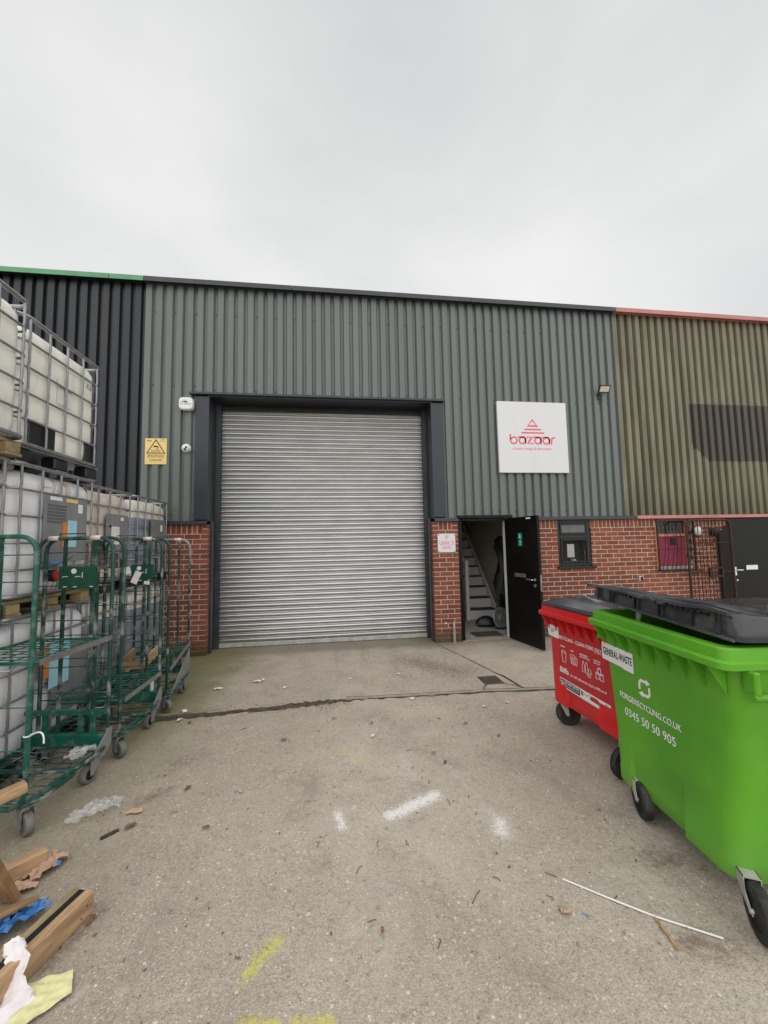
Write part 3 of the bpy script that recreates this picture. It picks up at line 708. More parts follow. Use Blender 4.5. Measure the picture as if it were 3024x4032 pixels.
MB().lathe([(.02, -.012), (.17, -.012), (.19, 0), (.17, .012), (.15, .006), (.06, .004), (.05, .03), (.01, .03)], 28, Matrix.Translation((0, 0, .20)) @ Matrix.Rotation(R(80), 4, 'X') @ Matrix.Rotation(R(18), 4, 'Y')).obj('disc', M['ply_grey'], wd)
MB().bbox(-.08, .08, -.05, .05, 0, .025, .006).obj('base', M['pl_black'], wd)
bgm = MB()
rings = []
for zz, s_ in ((0, .85), (.05, 1.1), (.11, 1.0), (.16, .7), (.19, .3)):
    rings.append([Vector((.17 * s_ * cos(t * pi / 8) * (1 + .12 * sin(3 * t)), .12 * s_ * sin(t * pi / 8) * (1 + .15 * cos(2 * t)), zz)) for t in range(16)])
bgm = bgm.loft(rings).obj('black_bag', M['pl_black']); bgm.location = (2.84, .93, .0125); tag(bgm, 'slumped black bag on the floor inside the doorway', 'bag')
ct = MB()
rings = []
for zz, s_ in ((0.30, .75), (.45, 1.05), (.60, .95), (.80, 1.15), (1.05, .95), (1.3, .75), (1.48, .9), (1.62, .7), (1.70, .3)):
    rings.append([Vector((.15 * s_ * cos(t * pi / 8) * (1 + .22 * sin(1.7 * t + zz * 9)) + .03 * sin(zz * 7), .10 * s_ * sin(t * pi / 8) * (1 + .2 * cos(2.3 * t + zz * 6)), zz)) for t in range(16)])
ct = ct.loft(rings).obj('hanging_coat', M['pl_black']); ct.location = (3.28, 1.05, 0); tag(ct, 'black coat hanging on the wall inside the doorway', 'coat')

# ---- window of unit 5
def window(x0, x1, z0, z1, parent):
    w = MB()
    for a in ((x0, x0 + .055, z0, z1), (x1 - .055, x1, z0, z1), (x0 + .0555, x1 - .0555, z1 - .055, z1), (x0 + .0555, x1 - .0555, z0, z0 + .055), (x0 + .0555, x1 - .0555, z0 + .47, z0 + .535)):
        w.bbox(a[0], a[1], .025, .085, a[2], a[3], .004)
    w = w.obj('window', M['upvc'], parent)
    for a, b_ in ((z0 + .056, z0 + .469), (z0 + .536, z1 - .056)):
        s_ = MB(); t = .032
        X0, X1 = x0 + .056, x1 - .056
        for q in ((X0, X0 + t, a, b_), (X1 - t, X1, a, b_), (X0 + t + .0005, X1 - t - .0005, b_ - t, b_), (X0 + t + .0005, X1 - t - .0005, a, a + t)): s_.bbox(q[0], q[1], .012, .05, q[2], q[3], .004)
        s_.obj('sash', M['upvc'], w)
    MB().bbox(x0 - .03, x1 + .045, -.05, .03, z0 - .035, z0 - .001, .004).obj('sill', M['upvc'], w)
    return w
wi = window(3.802, 4.423, 1.15, 1.945, unit)
def glass_mat():
    b_ = NB('clear pane'); b_.p.inputs['Alpha'].default_value = .16; b_.p.inputs['IOR'].default_value = 1.5
    return b_.fin((.02, .025, .025), .03, 0)
M['pane'] = glass_mat()
MB().box(3.895, 4.33, .028, .034, 1.24, 1.585).obj('pane', M['pane'], wi)
MB().box(3.895, 4.33, .028, .034, 1.722, 1.855).obj('pane', M['frosted'], wi)
b = MB(); b.box(3.7, 4.55, 1.05, 1.10, .9, 2.2); b.box(3.65, 3.70, .22, 1.05, .9, 2.2); b.box(4.5, 4.54, .22, 1.05, .9, 2.2); b.box(3.6, 4.6, .22, 1.1, 2.2, 2.25)
b.obj('window_room', M['wall_int'], unit)
MB().box(3.70, 4.5, .09, .30, 1.13, 1.165).obj('inner_sill', M['white_pl'], unit)
pp = MB().box(3.995, 4.125, .050, .052, 1.30, 1.525).obj('paper_notice', M['paper']); tag(pp, 'white paper notice stuck inside the small black window', 'notice')
mg = thing('mug', 'white mug standing on the inner sill of the small window', 'mug', (4.17, .16, 1.165))
MB().lathe([(.035, 0), (.04, .01), (.04, .10), (.036, .10), (.034, .02)], 20).obj('cup', M['white_pl'], mg)
MB().tube([(.038, 0, .08), (.065, 0, .075), (.068, 0, .045), (.04, 0, .025)], .006, 6).obj('handle', M['white_pl'], mg)

# ---- signs and fittings on unit 5
sg = thing('company_sign', 'large square white bazaar sign board with pink lettering high on the green cladding', 'sign', (3.415, -.05, 3.36), world=True)
X0, X1, Z0, Z1 = 2.785, 4.045, 2.746, 3.98
MB().bbox(X0, X1, -.062, -.018, Z0, Z1, .005).obj('board', M['sign_w'], sg)
lg = MB(); yy = -.0625; kx = (X1 - X0) / 1120.; kz = (Z1 - Z0) / 1140.
def SP_(px, py): return (X0 + (px - 235 - (py - 150) * .035) * kx, Z1 - (py - 150 - (px - 235) * .012) * kz)
w_ = .027
def st_(pts, closed=False): stroke(lg, [SP_(*p) for p in pts], w_, yy, closed)
st_([(800, 450), (880, 548), (726, 546)], True); st_([(680, 603), (934, 606)]); st_([(634, 656), (984, 661)])
def circ(cx, cy, r, a0=0, a1=360, n=22): return [(cx + r * cos(R(a0 + (a1 - a0) * k / n)), cy + r * sin(R(a0 + (a1 - a0) * k / n))) for k in range(n + 1)]
st_([(446, 686), (448, 778)]); st_(circ(502, 778, 52)[:-1], True)
st_(circ(638, 780, 50)[:-1], True); st_([(575, 724), (672, 724), (690, 745), (690, 832)])
st_([(716, 727), (790, 727), (728, 828), (806, 829)])
st_(circ(888, 784, 50)[:-1], True); st_([(822, 728), (922, 728), (940, 750), (940, 836)])
st_(circ(1025, 787, 50)[:-1], True); st_([(960, 731), (1060, 731), (1078, 753), (1078, 838)])
st_([(1112, 838), (1113, 770), (1126, 742), (1160, 735)])
lg.obj('logo', M['pink'], sg)
text('creative design & fabrication', .066, M['pink'], (X0 + .245, -.0622, Z0 + .395), sg, bold=.004, sx=.94)
us = thing('unit_number_sign', 'square white Unit 5 sign screwed to the brick pier beside the door', 'sign', (1.838, -.02, 1.59), world=True)
MB().bbox(1.690, 1.987, -.022, -.004, 1.438, 1.741, .002).obj('board', M['sign_w'], us)
text('Unit 5', .098, M['pink'], (1.838, -.0225, 1.56), us, align='CENTER', bold=.006)
l2 = MB()
for a, b_ in (((1.825, 1.695), (1.853, 1.695)), ((1.815, 1.684), (1.862, 1.684))): stroke(l2, [a, b_], .004, -.0224)
stroke(l2, [(1.838, 1.722), (1.852, 1.703), (1.825, 1.703)], .004, -.0224, True)
stroke(l2, [(1.758, 1.498), (1.918, 1.498), (1.918, 1.535), (1.758, 1.535)], .003, -.0224, True); l2.obj('logo', M['pink'], us)
text('bazaar', .020, M['pink'], (1.838, -.0225, 1.667), us, align='CENTER', bold=.004)
text('020 4570 0660', .021, M['pink'], (1.838, -.0225, 1.509), us, align='CENTER', bold=.004)
for xx in (1.708, 1.969):
    for zz in (1.456, 1.723): MB().lathe([(.009, 0), (.009, .005), (.003, .007)], 10, Matrix.Translation((xx, -.022, zz)) @ Matrix.Rotation(R(90), 4, 'X')).obj('screw_cap', M['steel'], us)
cs = thing('cctv_sign', 'yellow CCTV warning sign with black camera triangle on green cladding', 'sign', (-2.63, -.03, 3.05), world=True)
MB().bbox(-2.785, -2.478, -.026, -.0165, 2.857, 3.253, .002).obj('plate', M['cctv_y'], cs)
t = MB(); yy = -.0265
stroke(t, [(-2.631, 3.232), (-2.505, 3.028), (-2.755, 3.028)], .013, yy, True)
t.prism([(-2.668, 3.142), (-2.602, 3.138), (-2.602, 3.116), (-2.664, 3.12)], yy - .001, yy); stroke(t, [(-2.612, 3.118), (-2.612, 3.09), (-2.626, 3.086)], .006, yy); stroke(t, [(-2.600, 3.13), (-2.588, 3.11), (-2.60, 3.09)], .003, yy)
t.obj('pictogram', M['ink'], cs)
text('CCTV', .046, M['ink'], (-2.630, -.0266, 3.043), cs, align='CENTER', bold=.010, sx=1.15)
text('Images are being recorded and\nmonitored for the purpose of\ncrime prevention and detection.', .0195, M['ink'], (-2.631, -.0266, 2.995), cs, align='CENTER', bold=.003)
text('This system is controlled\nand operated onsite.', .0195, M['ink'], (-2.631, -.0266, 2.928), cs, align='CENTER', bold=.003)
text('FirstEye', .026, M['greyink'], (-2.536, -.0266, 3.205), cs, align='CENTER', bold=.002)
text('Installed by\nFirst Eye', .016, M['ink'], (-2.725, -.0266, 3.218), cs, align='CENTER', bold=.003)
stroke(l2 := MB(), [(-2.775, 2.893), (-2.488, 2.893)], .0015, yy); stroke(l2, [(-2.560, 3.236), (-2.535, 3.242), (-2.515, 3.232)], .004, yy); l2.obj('rule', M['ink'], cs)
al = thing('alarm_box', 'rounded white alarm box beside the top corner of the shutter', 'alarm', (-2.19, -.05, 3.78), world=True)
MB().loft([[Vector((p.x, yq, p.y)) for p in rr(-2.298 + i, -2.091 - i, 3.683 + i, 3.882 - i, 0, .055, 6)] for yq, i in ((-.016, .006), (-.075, 0), (-.10, .006), (-.108, .02))]).obj('casing', M['white_pl'], al)
text('FirstEye', .050, M['greyink'], (-2.195, -.1085, 3.760), al, align='CENTER', bold=.002)
e = MB(); stroke(e, arc(-2.205, 3.792, .045, 30, 150, 10, .025), .007, -.1085); stroke(e, arc(-2.20, 3.805, .010, 0, 330, 10), .009, -.1085, True); stroke(e, [(-2.246, 3.805), (-2.165, 3.800)], .004, -.1085); e.obj('eye_logo', M['ink'], al)
cc = thing('security_camera', 'white dome security camera on the green cladding left of the shutter', 'camera', (-2.195, -.02, 3.10), world=True)
MB().lathe([(.066, 0), (.066, .03), (.060, .038)], 24, Matrix.Translation((-2.195, -.016, 3.105)) @ Matrix.Rotation(R(90), 4, 'X')).obj('base', M['white_pl'], cc)
MB().lathe([(.056, 0), (.055, .02), (.046, .038), (.03, .050), (.006, .056)], 24, Matrix.Translation((-2.19, -.052, 3.098)) @ Matrix.Rotation(R(90), 4, 'X') @ Matrix.Rotation(R(12), 4, 'Y')).obj('eyeball', M['white_pl'], cc)
for dx, dz in ((-.012, -.018), (.006, .012)): MB().lathe([(.017, 0), (.015, .006), (.002, .007)], 14, Matrix.Translation((-2.18 + dx, -.1045, 3.092 + dz)) @ Matrix.Rotation(R(90), 4, 'X') @ Matrix.Rotation(R(15), 4, 'Y')).obj('lens', M['pl_black'], cc)
fl = thing('floodlight', 'small black LED floodlight tilted up on the green cladding above the window', 'light', (4.70, -.02, 4.15), world=True)
fm = Matrix.Translation((4.745, -.14, 4.225)) @ Matrix.Rotation(R(-14), 4, 'Z') @ Matrix.Rotation(R(32), 4, 'X') @ Matrix.Rotation(R(4), 4, 'Y')
MB().bbox(-.095, .095, -.012, .022, -.065, .065, .006, fm).obj('housing', M['pl_black'], fl)
MB().box(-.075, .075, -.0145, -.0125, -.047, .047, fm).obj('lens', M['led'], fl)
g = MB(); g.tube([(4.67, -.115, 4.225), (4.665, -.07, 4.16), (4.70, -.05, 4.15), (4.80, -.06, 4.17), (4.86, -.115, 4.235)], .006, 6); g.tube([(4.715, -.045, 4.15), (4.715, -.016, 4.15)], .012, 8); g.bbox(4.695, 4.735, -.035, -.016, 4.07, 4.19, .003); g.obj('bracket', M['pl_black'], fl)
MB().tube([(4.715, -.022, 4.07), (4.718, -.02, 4.00), (4.715, .012, 3.93)], .004, 6).obj('cable', M['pl_black'], fl)
pi_ = thing('stub_pipe', 'short grey capped pipe standing against the brick pier by the door', 'pipe', (1.915, -.035, 0))
MB().tube([(0, 0, 0), (0, 0, .22)], .022, 12).obj('pipe', M['edging'], pi_)
MB().tube([(0, 0, .2205), (0, 0, .29), (0.0, .005, .315), (.012, .025, .32)], [.017, .017, .014, .010], 10).obj('cap', M['zinc'], pi_)
MB().tube([(-.03, .02, .14), (-.024, -.022, .14), (.024, -.022, .14), (.03, .02, .14)], .004, 6).obj('clip', M['zinc'], pi_)
wt = MB().lathe([(.014, 0), (.014, .012), (.004, .016)], 14, Matrix.Translation((1.787, -.003, .305)) @ Matrix.Rotation(R(90), 4, 'X')).obj('wall_button', M['white_pl']); tag(wt, 'tiny round white stud on the brick pier near the ground', 'stud')
vb = thing('wall_bracket', 'small rusty metal bracket fixed to the bricks behind the bins', 'bracket', (5.298, -.004, .90))
MB().bbox(-.03, .03, -.012, .0, -.04, .05, .003).obj('plate', M['zinc'], vb); MB().bbox(.0, .03, -.03, -.0125, -.03, .03, .003).obj('lug', M['rusty'], vb)

# ---- neighbour's window, grille, gate and door
w2 = MB()
for a in ((5.68, 5.74, 1.10, 1.94), (6.28, 6.34, 1.10, 1.94)): w2.bbox(a[0], a[1], .03, .09, a[2], a[3], .004)
w2.bbox(5.741, 6.279, .03, .09, 1.62, 1.67, .004); w2.bbox(5.741, 6.279, .03, .09, 1.90, 1.94, .004)
w2 = w2.obj('window', M['orange_fr'], right_unit)
for k in range(3): MB().box(5.742, 6.278, .055, .061, 1.672 + k * .077, 1.744 + k * .077).obj('louvre_pane', M['glassdark'], w2)
for k in range(4): MB().bbox(5.742 + k * .1345, 5.742 + k * .1345 + .132, .045, .06, 1.105, 1.618, .003).obj('board', M['magenta'], w2)
MB().box(5.98, 6.10, .040, .0445, 1.47, 1.60).obj('vent_patch', M['pl_black'], w2)
MB().bbox(5.64, 6.40, -.03, .10, 1.045, 1.10, .004).obj('sill', M['edging'], right_unit)
gr = thing('window_grille', 'rusty bent security grille over the boarded magenta window', 'grille', (6.0, -.06, 1.03), world=True)
fr = MB()
for a, b_ in (((5.65, 1.03), (5.65, 1.93)), ((6.37, 1.03), (6.37, 1.93)), ((5.65, 1.03), (6.37, 1.03)), ((5.65, 1.93), (6.37, 1.93))): fr.bar((a[0], -.05, a[1]), (b_[0], -.05, b_[1]), .022, .022, (0, 1, 0))
fr.obj('frame', M['rusty'], gr)
for k in range(7):
    x = 5.73 + k * .088; dx = random.uniform(.0, .07)
    MB().tube([(x - .02, -.05, 1.04), (x + dx * .6, -.065, 1.35), (x + dx, -.06, 1.6), (x + dx * .3 + (.05 if k in (0, 5) else 0), -.055, 1.80), (x, -.05, 1.92)], .006, 6).obj('bar', M['rusty'], gr)
for z in (1.40, 1.62): MB().tube([(5.66, -.05, z), (5.85, -.06, z - .0), (6.36, -.05, z + .01)], .005, 6).obj('cross_bar', M['rusty'], gr)
gt = thing('barred_gate', 'tall rusty barred security gate standing open in front of the brick wall', 'gate', (6.6, -.15, 0), world=True)
gy = -.16
fr = MB(); fr.tube([(6.12, gy, .03), (6.12, gy, 1.80), (6.14, gy, 1.86), (6.19, gy, 1.895), (6.92, gy, 1.895), (6.97, gy, 1.87), (6.99, gy, 1.80), (6.99, gy, .03), (6.12, gy, .03)], .020, 8); fr.obj('frame', M['rusty'], gt)
for k in range(11):
    x = 6.20 + k * .072
    MB().tube([(x, gy, .05), (x, gy, 1.2), (x + random.uniform(-.008, .008), gy, 1.6), (x, gy, 1.88)], .0065, 6).obj('bar', M['rusty'], gt)
for z in (.45, .99, 1.50): MB().tube([(6.13, gy - .008, z), (6.98, gy - .008, z)], .008, 6).obj('cross_bar', M['rusty'], gt)
lk = MB()
for a, b_ in (((6.50, .92), (6.74, .92)), ((6.50, 1.06), (6.74, 1.06)), ((6.50, .92), (6.50, 1.06)), ((6.74, .92), (6.74, 1.06))): lk.bar((a[0], gy - .02, a[1]), (b_[0], gy - .02, b_[1]), .03, .03, (0, 1, 0))
lk.obj('lock_box', M['rusty'], gt)
MB().bbox(7.02, 7.10, -.02, .08, 0, 1.80, .004).obj('door_post', M['black_gloss'], right_unit)
MB().bbox(6.86, 6.95, -.06, -.02, 0, 1.72, .004).obj('steel_post', M['dark_door'], right_unit)
rd = MB().bbox(7.105, 8.09, -.02, .03, .01, 1.935, .004).obj('door', M['dark_door'], right_unit); rd['label'] = 'flat black door with white letter plate'
MB().bbox(7.42, 7.66, -.028, -.0205, .995, 1.075, .003).obj('letter_plate', M['white_pl'], rd)
h = MB(); h.bbox(7.165, 7.21, -.03, -.0205, .90, 1.05, .003); h.tube([(7.188, -.03, 1.0), (7.188, -.06, 1.0), (7.30, -.065, .995)], .009); h.obj('handle', M['white_pl'], rd)
MB().bbox(7.20, 7.23, -.026, -.0205, .80, .83, .002).obj('lock', M['white_pl'], rd)
wl = thing('bulkhead_lamp', 'round cloudy white wall lamp on the bricks above the barred gate', 'lamp', (6.48, -.0, 1.71))
MB().lathe([(.095, 0), (.095, .02), (.085, .03)], 24, Matrix.Rotation(R(90), 4, 'X')).obj('base', M['rusty'], wl); MB().lathe([(.082, .03), (.075, .05), (.05, .07), (.01, .08)], 24, Matrix.Rotation(R(90), 4, 'X')).obj('lamp_shade', M['paper'], wl)
dl = thing('security_camera', 'small black dome camera on the bricks behind the barred gate', 'camera', (6.78, 0, 1.71))
MB().lathe([(.06, 0), (.06, .03), (.045, .04)], 20, Matrix.Rotation(R(90), 4, 'X')).obj('base', M['rusty'], dl); MB().lathe([(.075, 0), (.07, .03), (.05, .055), (.01, .07)], 20, Matrix.Translation((0, -.06, -.02)) @ Matrix.Rotation(R(120), 4, 'X')).obj('dome', M['pl_black'], dl)
ab = thing('alarm_box', 'white alarm box cut off at the right edge on the olive cladding', 'alarm', (8.36, -.016, 3.65))
MB().loft([[Vector((p.x, yq, p.y)) for p in rr(-.10 + i, .12 - i, -.13 + i, .13 - i, 0, .05, 5)] for yq, i in ((0, .004), (-.06, 0), (-.075, .02))]).obj('casing', M['white_pl'], ab)
MB().lathe([(.03, 0), (.02, .012), (.004, .014)], 14, Matrix.Translation((0, -.076, .02)) @ Matrix.Rotation(R(90), 4, 'X')).obj('badge', M['cyan'], ab)

# ------------------------------------------------------------------ wheelie bins
def caster(parent, x, y, steer, r=.10, tyre='rubber', fork='zinc', ztop=.24, off=-.05):
    c = bpy.data.objects.new('caster', None); COL.objects.link(c); c.parent = parent; c.location = (x, y, 0); c.rotation_euler = (0, 0, steer)
    w = .022
    AX = Matrix.Translation((off, 0, r)) @ Matrix.Rotation(R(90), 4, 'X')
    MB().lathe([(r * .62, -w), (r * .80, -w * 1.0), (r * .94, -w * .9), (r, -w * .45), (r, w * .45), (r * .94, w * .9), (r * .8, w), (r * .62, w), (r * .62, -w)], 32, AX).obj('tyre', M[tyre], c)
    hb = MB(); hb.lathe([(r * .16, -w * 1.05), (r * .2, -w * .9), (r * .22, -w * .45), (r * .58, -w * .35), (r * .64, -w * .8), (r * .64, w * .8), (r * .58, w * .35), (r * .22, w * .45), (r * .2, w * .9), (r * .16, w * 1.05)], 28, AX)
    for k in range(6): hb.bar(AX @ Vector((r * .2 * cos(k * pi / 3), r * .2 * sin(k * pi / 3), 0)), AX @ Vector((r * .6 * cos(k * pi / 3), r * .6 * sin(k * pi / 3), 0)), w * 1.2, .008, (0, 1, 0))
    hb.obj('hub', M['pl_black'], c)
    f = MB()
    for s_ in (-1, 1):
        f.prism([(off - .012, r - .012), (off + .014, r - .012), (.026, ztop - .04), (.032, ztop), (-.042, ztop), (-.045, ztop - .05)], s_ * (w + .006), s_ * (w + .0095))
    f.box(-.042, .032, -w - .0095, w + .0095, ztop - .006, ztop); f.tube([(off, -w - .014, r), (off, w + .014, r)], .009, 8)
    f.obj('fork', M[fork], c)
    return c
def wheelie_bin(name, label, cat, P, d, L, D, mat, top, wheels, group, zb=.165, ib=.118):
    th = math.atan2(d[1], d[0]); root = thing(name, label, cat, (P[0], P[1], 0), th, group)
    b_ = MB(); z = lambda v: v * top
    def ring(zz, ix0, ix1, iy0, iy1, r, rec=0.):                     # the front is pressed in between the two corner feet
        o = rr(ix0, L - ix1, iy0, D - iy1, zz, r, 6)
        return o[:18] + [Vector((xx, iy0 + q * rec, zz)) for xx, q in ((.262, 0), (.280, 1), (L - .385, 1), (L - .365, 0))] + o[18:]
    b_.loft([ring(zb, ib, ib - .02, .072, .10, .09, .028), ring(zb + .006, ib - .003, ib - .023, .068, .095, .09, .028), ring(zb + .075, ib - .006, ib - .026, .069, .09, .09, .026), ring(zb + .08, ib - .005, ib - .025, .072, .09, .09, .024), ring(.40, ib - .018, .085, .081, .075, .08, .006), ring(.44, ib - .02, .084, .082, .075, .08), ring(top - .115, .035, .03, .085, .05, .06), ring(top - .095, .03, .025, .080, .05, .06),
             ring(top - .09, .008, .008, .006, .008, .05), ring(top - .085, 0, 0, 0, 0, .05), ring(top - .058, 0, 0, 0, 0, .05), ring(top - .054, .006, .006, .008, .006, .05), ring(top - .050, .016, .016, .022, .016, .05), ring(top - .006, .020, .020, .026, .02, .05), ring(top, .026, .026, .032, .026, .05),
             ring(top, .07, .07, .075, .07, .05), ring(top - .01, .075, .075, .08, .075, .05), ring(.45, .12, .12, .11, .11, .08), ring(.26, .15, .15, .13, .12, .08)])
    b_.obj('body', mat, root)
    ng = 9
    gm = MB().add([(0, .006, top - .092), (0, .083, top - .092), (0, .083, top - .22), (.006, .006, top - .092), (.006, .083, top - .092), (.006, .083, top - .22)], [(0, 1, 2), (3, 5, 4), (0, 3, 4, 1), (1, 4, 5, 2), (2, 5, 3, 0)]).mesh('gusset', mat)
    for k in range(ng):
        g_ = link('gusset', gm, root); g_.location = (.07 + k * (L - .16) / (ng - 1), 0, 0)
    for sx, xx in ((1, L), (-1, 0)):
        t = MB(); t.lathe([(.030, -.0), (.030, .05), (.024, .055)], 16, Matrix.Translation((xx - sx * .02, D * .5, top - .13)) @ Matrix.Rotation(sx * R(90), 4, 'Y')); t.obj('trunnion', mat, root)
        hh = MB(); x1 = xx + sx * .03
        hh.bbox(min(xx - sx * .03, x1), max(xx - sx * .03, x1), .10, .128, top - .18, top - .086, .006); hh.bbox(min(xx - sx * .03, x1), max(xx - sx * .03, x1), .36, .388, top - .18, top - .086, .006); hh.tube([(x1 - sx * .012, .095, top - .19), (x1 - sx * .012, .395, top - .19)], .016, 10)
        hh.obj('side_handle', mat, root)
    for q_ in wheels: caster(root, q_[0], q_[1], q_[2], ztop=max(.20, zb + .06), off=q_[3] if len(q_) > 3 else -.05)
    return root
def lid(root, c00, c10, c01, c11, hgt, mat, name='lid', crown=.03, rake=.05, ku=0., kv=0.):
    # corners given as (x, y, z) of the skirt's lower edge: front-far, front-near, back-far, back-near
    c00, c10, c01, c11 = map(Vector, (c00, c10, c01, c11))
    def S_(u, v, h): return c00 * (1 - u) * (1 - v) + c10 * u * (1 - v) + c01 * (1 - u) * v + c11 * u * v + Vector((0, 0, h * (1 + ku * u) * (1 - kv * v)))
    def ring(i, h, r=.07):
        return [S_(p.x, p.y, h) for p in rr(i, 1 - i, i, 1 - i, 0, r, 5)]
    m = MB(); m.loft([ring(-.012, 0), ring(-.012, .012), ring(.005, .014), ring(.012, hgt - .012), ring(.022, hgt), ring(.022 + rake, hgt + crown * .8), ring(.25, hgt + crown, .15)])
    o = m.obj(name, mat, root)
    return o, S_

gP, gd = (1.70, -3.655), (-.086, -.9963)
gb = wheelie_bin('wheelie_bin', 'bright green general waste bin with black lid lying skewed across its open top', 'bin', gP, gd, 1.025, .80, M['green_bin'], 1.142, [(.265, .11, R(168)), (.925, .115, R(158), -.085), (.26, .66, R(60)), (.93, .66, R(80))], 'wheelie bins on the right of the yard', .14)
lo, S_ = lid(gb, (-.055, .075, 1.217), (1.0, .085, 1.168), (-.04, .77, 1.160), (1.01, .77, 1.155), .082, M['lid_dusty'], crown=.006, rake=.02, ku=.42, kv=.62)
for u in (.10, .22, .245, .43, .46, .60, .63, .80, .93):                    # moulded ribs on the front skirt
    MB().bar(S_(u, -.006, .014), S_(u, .004, .078), .012, .02).obj('skirt_rib', M['bin_black'], lo)
for u0, u1, zz in ((.25, .44, .066), (.64, .92, .066)):
    sl = MB()
    n = int((u1 - u0) / .032)
    for i in range(n): a, c = S_(u0 + i * .032, -.004, zz), S_(u0 + i * .032 + .022, -.004, zz); sl.bar(a, c, .016, .014)
    sl.obj('vent_slots', M['pl_black'], lo)
def wl_(u): return .080 + .004 * sin(u * 9) - (.012 if .56 < u < .64 else 0) + .003 * sin(u * 23)
for u0, u1 in ((.0, .585), (.60, .985)): MB().tube([S_(u0 + (u1 - u0) * i / 14, -.008 + .004 * sin(i * .9), wl_(u0 + (u1 - u0) * i / 14)) for i in range(15)], .0105, 8).obj('lid_lip', M['lid_dusty'], lo)
for k_ in range(4): MB().tube([S_(.06 + .9 * i / 10, .10 + k_ * .11, .086 + .006 * sin(i + k_)) for i in range(11)], .011, 8).obj('stiffening_rib', M['lid_dusty'], lo)
MB().tube([S_(-.01 + 1.01 * i / 12, -.014, .004) for i in range(13)], .008, 8).obj('lower_lip', M['lid_dusty'], lo)
MB().prism([(.391, 1.23), (.429, 1.23), (.425, 1.165), (.414, 1.15), (.412, 1.128), (.405, 1.128), (.404, 1.15), (.396, 1.15), (.394, 1.128), (.385, 1.128), (.388, 1.16)], .085, .093).obj('lid_catch', M['ply_grey'], gb)
# green bin print: front face runs along local x, faces local -y
YG = .0802
st_g = MB().prism([(.042, .935), (.34, .933), (.341, .817), (.25, .819), (.24, .823), (.04, .826)], YG, YG + .0012).obj('sticker', M['white'], gb)
text('GENERAL-WASTE', .064, M['ink'], (.053, YG - .0005, .860), gb, bold=.010, fit=.278)
text('FORGE', .047, M['white'], (.203, YG, .642), gb, bold=.014, fit=.124)
text('RECYCLING.CO.UK', .047, M['white'], (.333, YG, .642), gb, bold=.001, fit=.337)
text('0345 50 50 905', .066, M['white'], (.241, YG, .549), gb, bold=.001, fit=.386)
rc = MB(); w_ = .015; yy = YG + .001
x0, x1, z0, z1 = .384, .461, .728, .803
stroke(rc, [(x0, z0 + .028), (x0, z1 - .014), (x0 + .014, z1), (x1 - .022, z1)], w_, yy); rc.prism([(x1 - .024, z1 + .018), (x1 + .010, z1), (x1 - .024, z1 - .018)], yy - .0012, yy)
stroke(rc, [(x1, z1 - .028), (x1, z0 + .014), (x1 - .014, z0), (x0 + .022, z0)], w_, yy); rc.prism([(x0 + .024, z0 + .018), (x0 - .010, z0), (x0 + .024, z0 - .018)], yy - .0012, yy)
rc.obj('recycling_logo', M['white'], gb)

rP, rd_ = (1.862, -2.715), (.062, -.998)
rb = wheelie_bin('wheelie_bin', 'red recycling bin with closed black lid standing behind the green bin', 'bin', rP, rd_, 1.01, .78, M['red_bin'], 1.03, [(.135, .115, R(236)), (.90, .075, R(100), -.06), (.14, .64, R(60)), (.86, .64, R(80))], 'wheelie bins on the right of the yard', .195, .06)
lid(rb, (.03, .03, 1.032), (.985, .03, 1.032), (.03, .76, 1.06), (.985, .76, 1.06), .026, M['lid_dusty'], crown=.040, rake=.11)
fmn = MB(); 
film = []
for i in range(9):
    for j in range(5): film.append((.28 + i * .085, .20 + j * .11, 1.125 + .018 * sin(i * 1.7 + j) + .012 * cos(j * 2.3 + i * .6)))
fl_ = MB().add(film, [(i * 5 + j, i * 5 + 5 + j, i * 5 + 6 + j, i * 5 + 1 + j) for i in range(8) for j in range(4)], True).obj('plastic_sheet', M['plastic_clear'])
fl_.location = (rP[0], rP[1], 0); fl_.rotation_euler = (0, 0, math.atan2(rd_[1], rd_[0])); tag(fl_, 'crumpled grey plastic sheet lying on the lid of the red bin', 'plastic sheet')
RY = .0802
MB().prism([(.19, .827), (.93, .823), (.93, .325), (.185, .345)], RY + .0005, RY + .0012).obj('sticker', M['red_vinyl'], rb)
MB().prism([(.048, .853), (.197, .849), (.198, .747), (.052, .754)], RY - .0003, RY + .0009).obj('sticker', M['white'], rb)
text('No general\nwaste', .022, M['greyink'], (.09, RY - .001, .81), rb, sx=.8)
text('RECYCLING - CLEAN ITEMS', .040, M['white'], (.198, RY, .755), rb, bold=.010, fit=.418)
text('ONLY', .040, M['white'], (.626, RY, .755), rb, bold=.010, fit=.075)
for s_, xx, zz in (('cardboard', .211, .692), ('paper', .348, .684), ('plastic bottles,\npots, tubs & trays', .458, .686), ('food tins &\ndrink cans', .611, .682)):
    text(s_, .021, M['white'], (xx, RY, zz), rb, bold=.006, sx=.75)
ic = MB(); yr = RY + .0004
stroke(ic, [(.228, .645), (.284, .640), (.276, .567), (.240, .570)], .004, yr, True); stroke(ic, [(.226, .648), (.234, .662), (.28, .660), (.286, .645)], .004, yr)
stroke(ic, [(.339, .655), (.385, .658), (.423, .635), (.418, .583), (.352, .583)], .004, yr, True)
for q in range(6): stroke(ic, [(.352, .640 - q * .0095), (.405, .638 - q * .0095)], .0025, yr)
for xx in (.494, .530): stroke(ic, [(xx - .013, .560), (xx - .013, .615), (xx - .006, .628), (xx - .006, .643), (xx + .006, .643), (xx + .006, .628), (xx + .013, .615), (xx + .013, .560)], .003, yr, True)
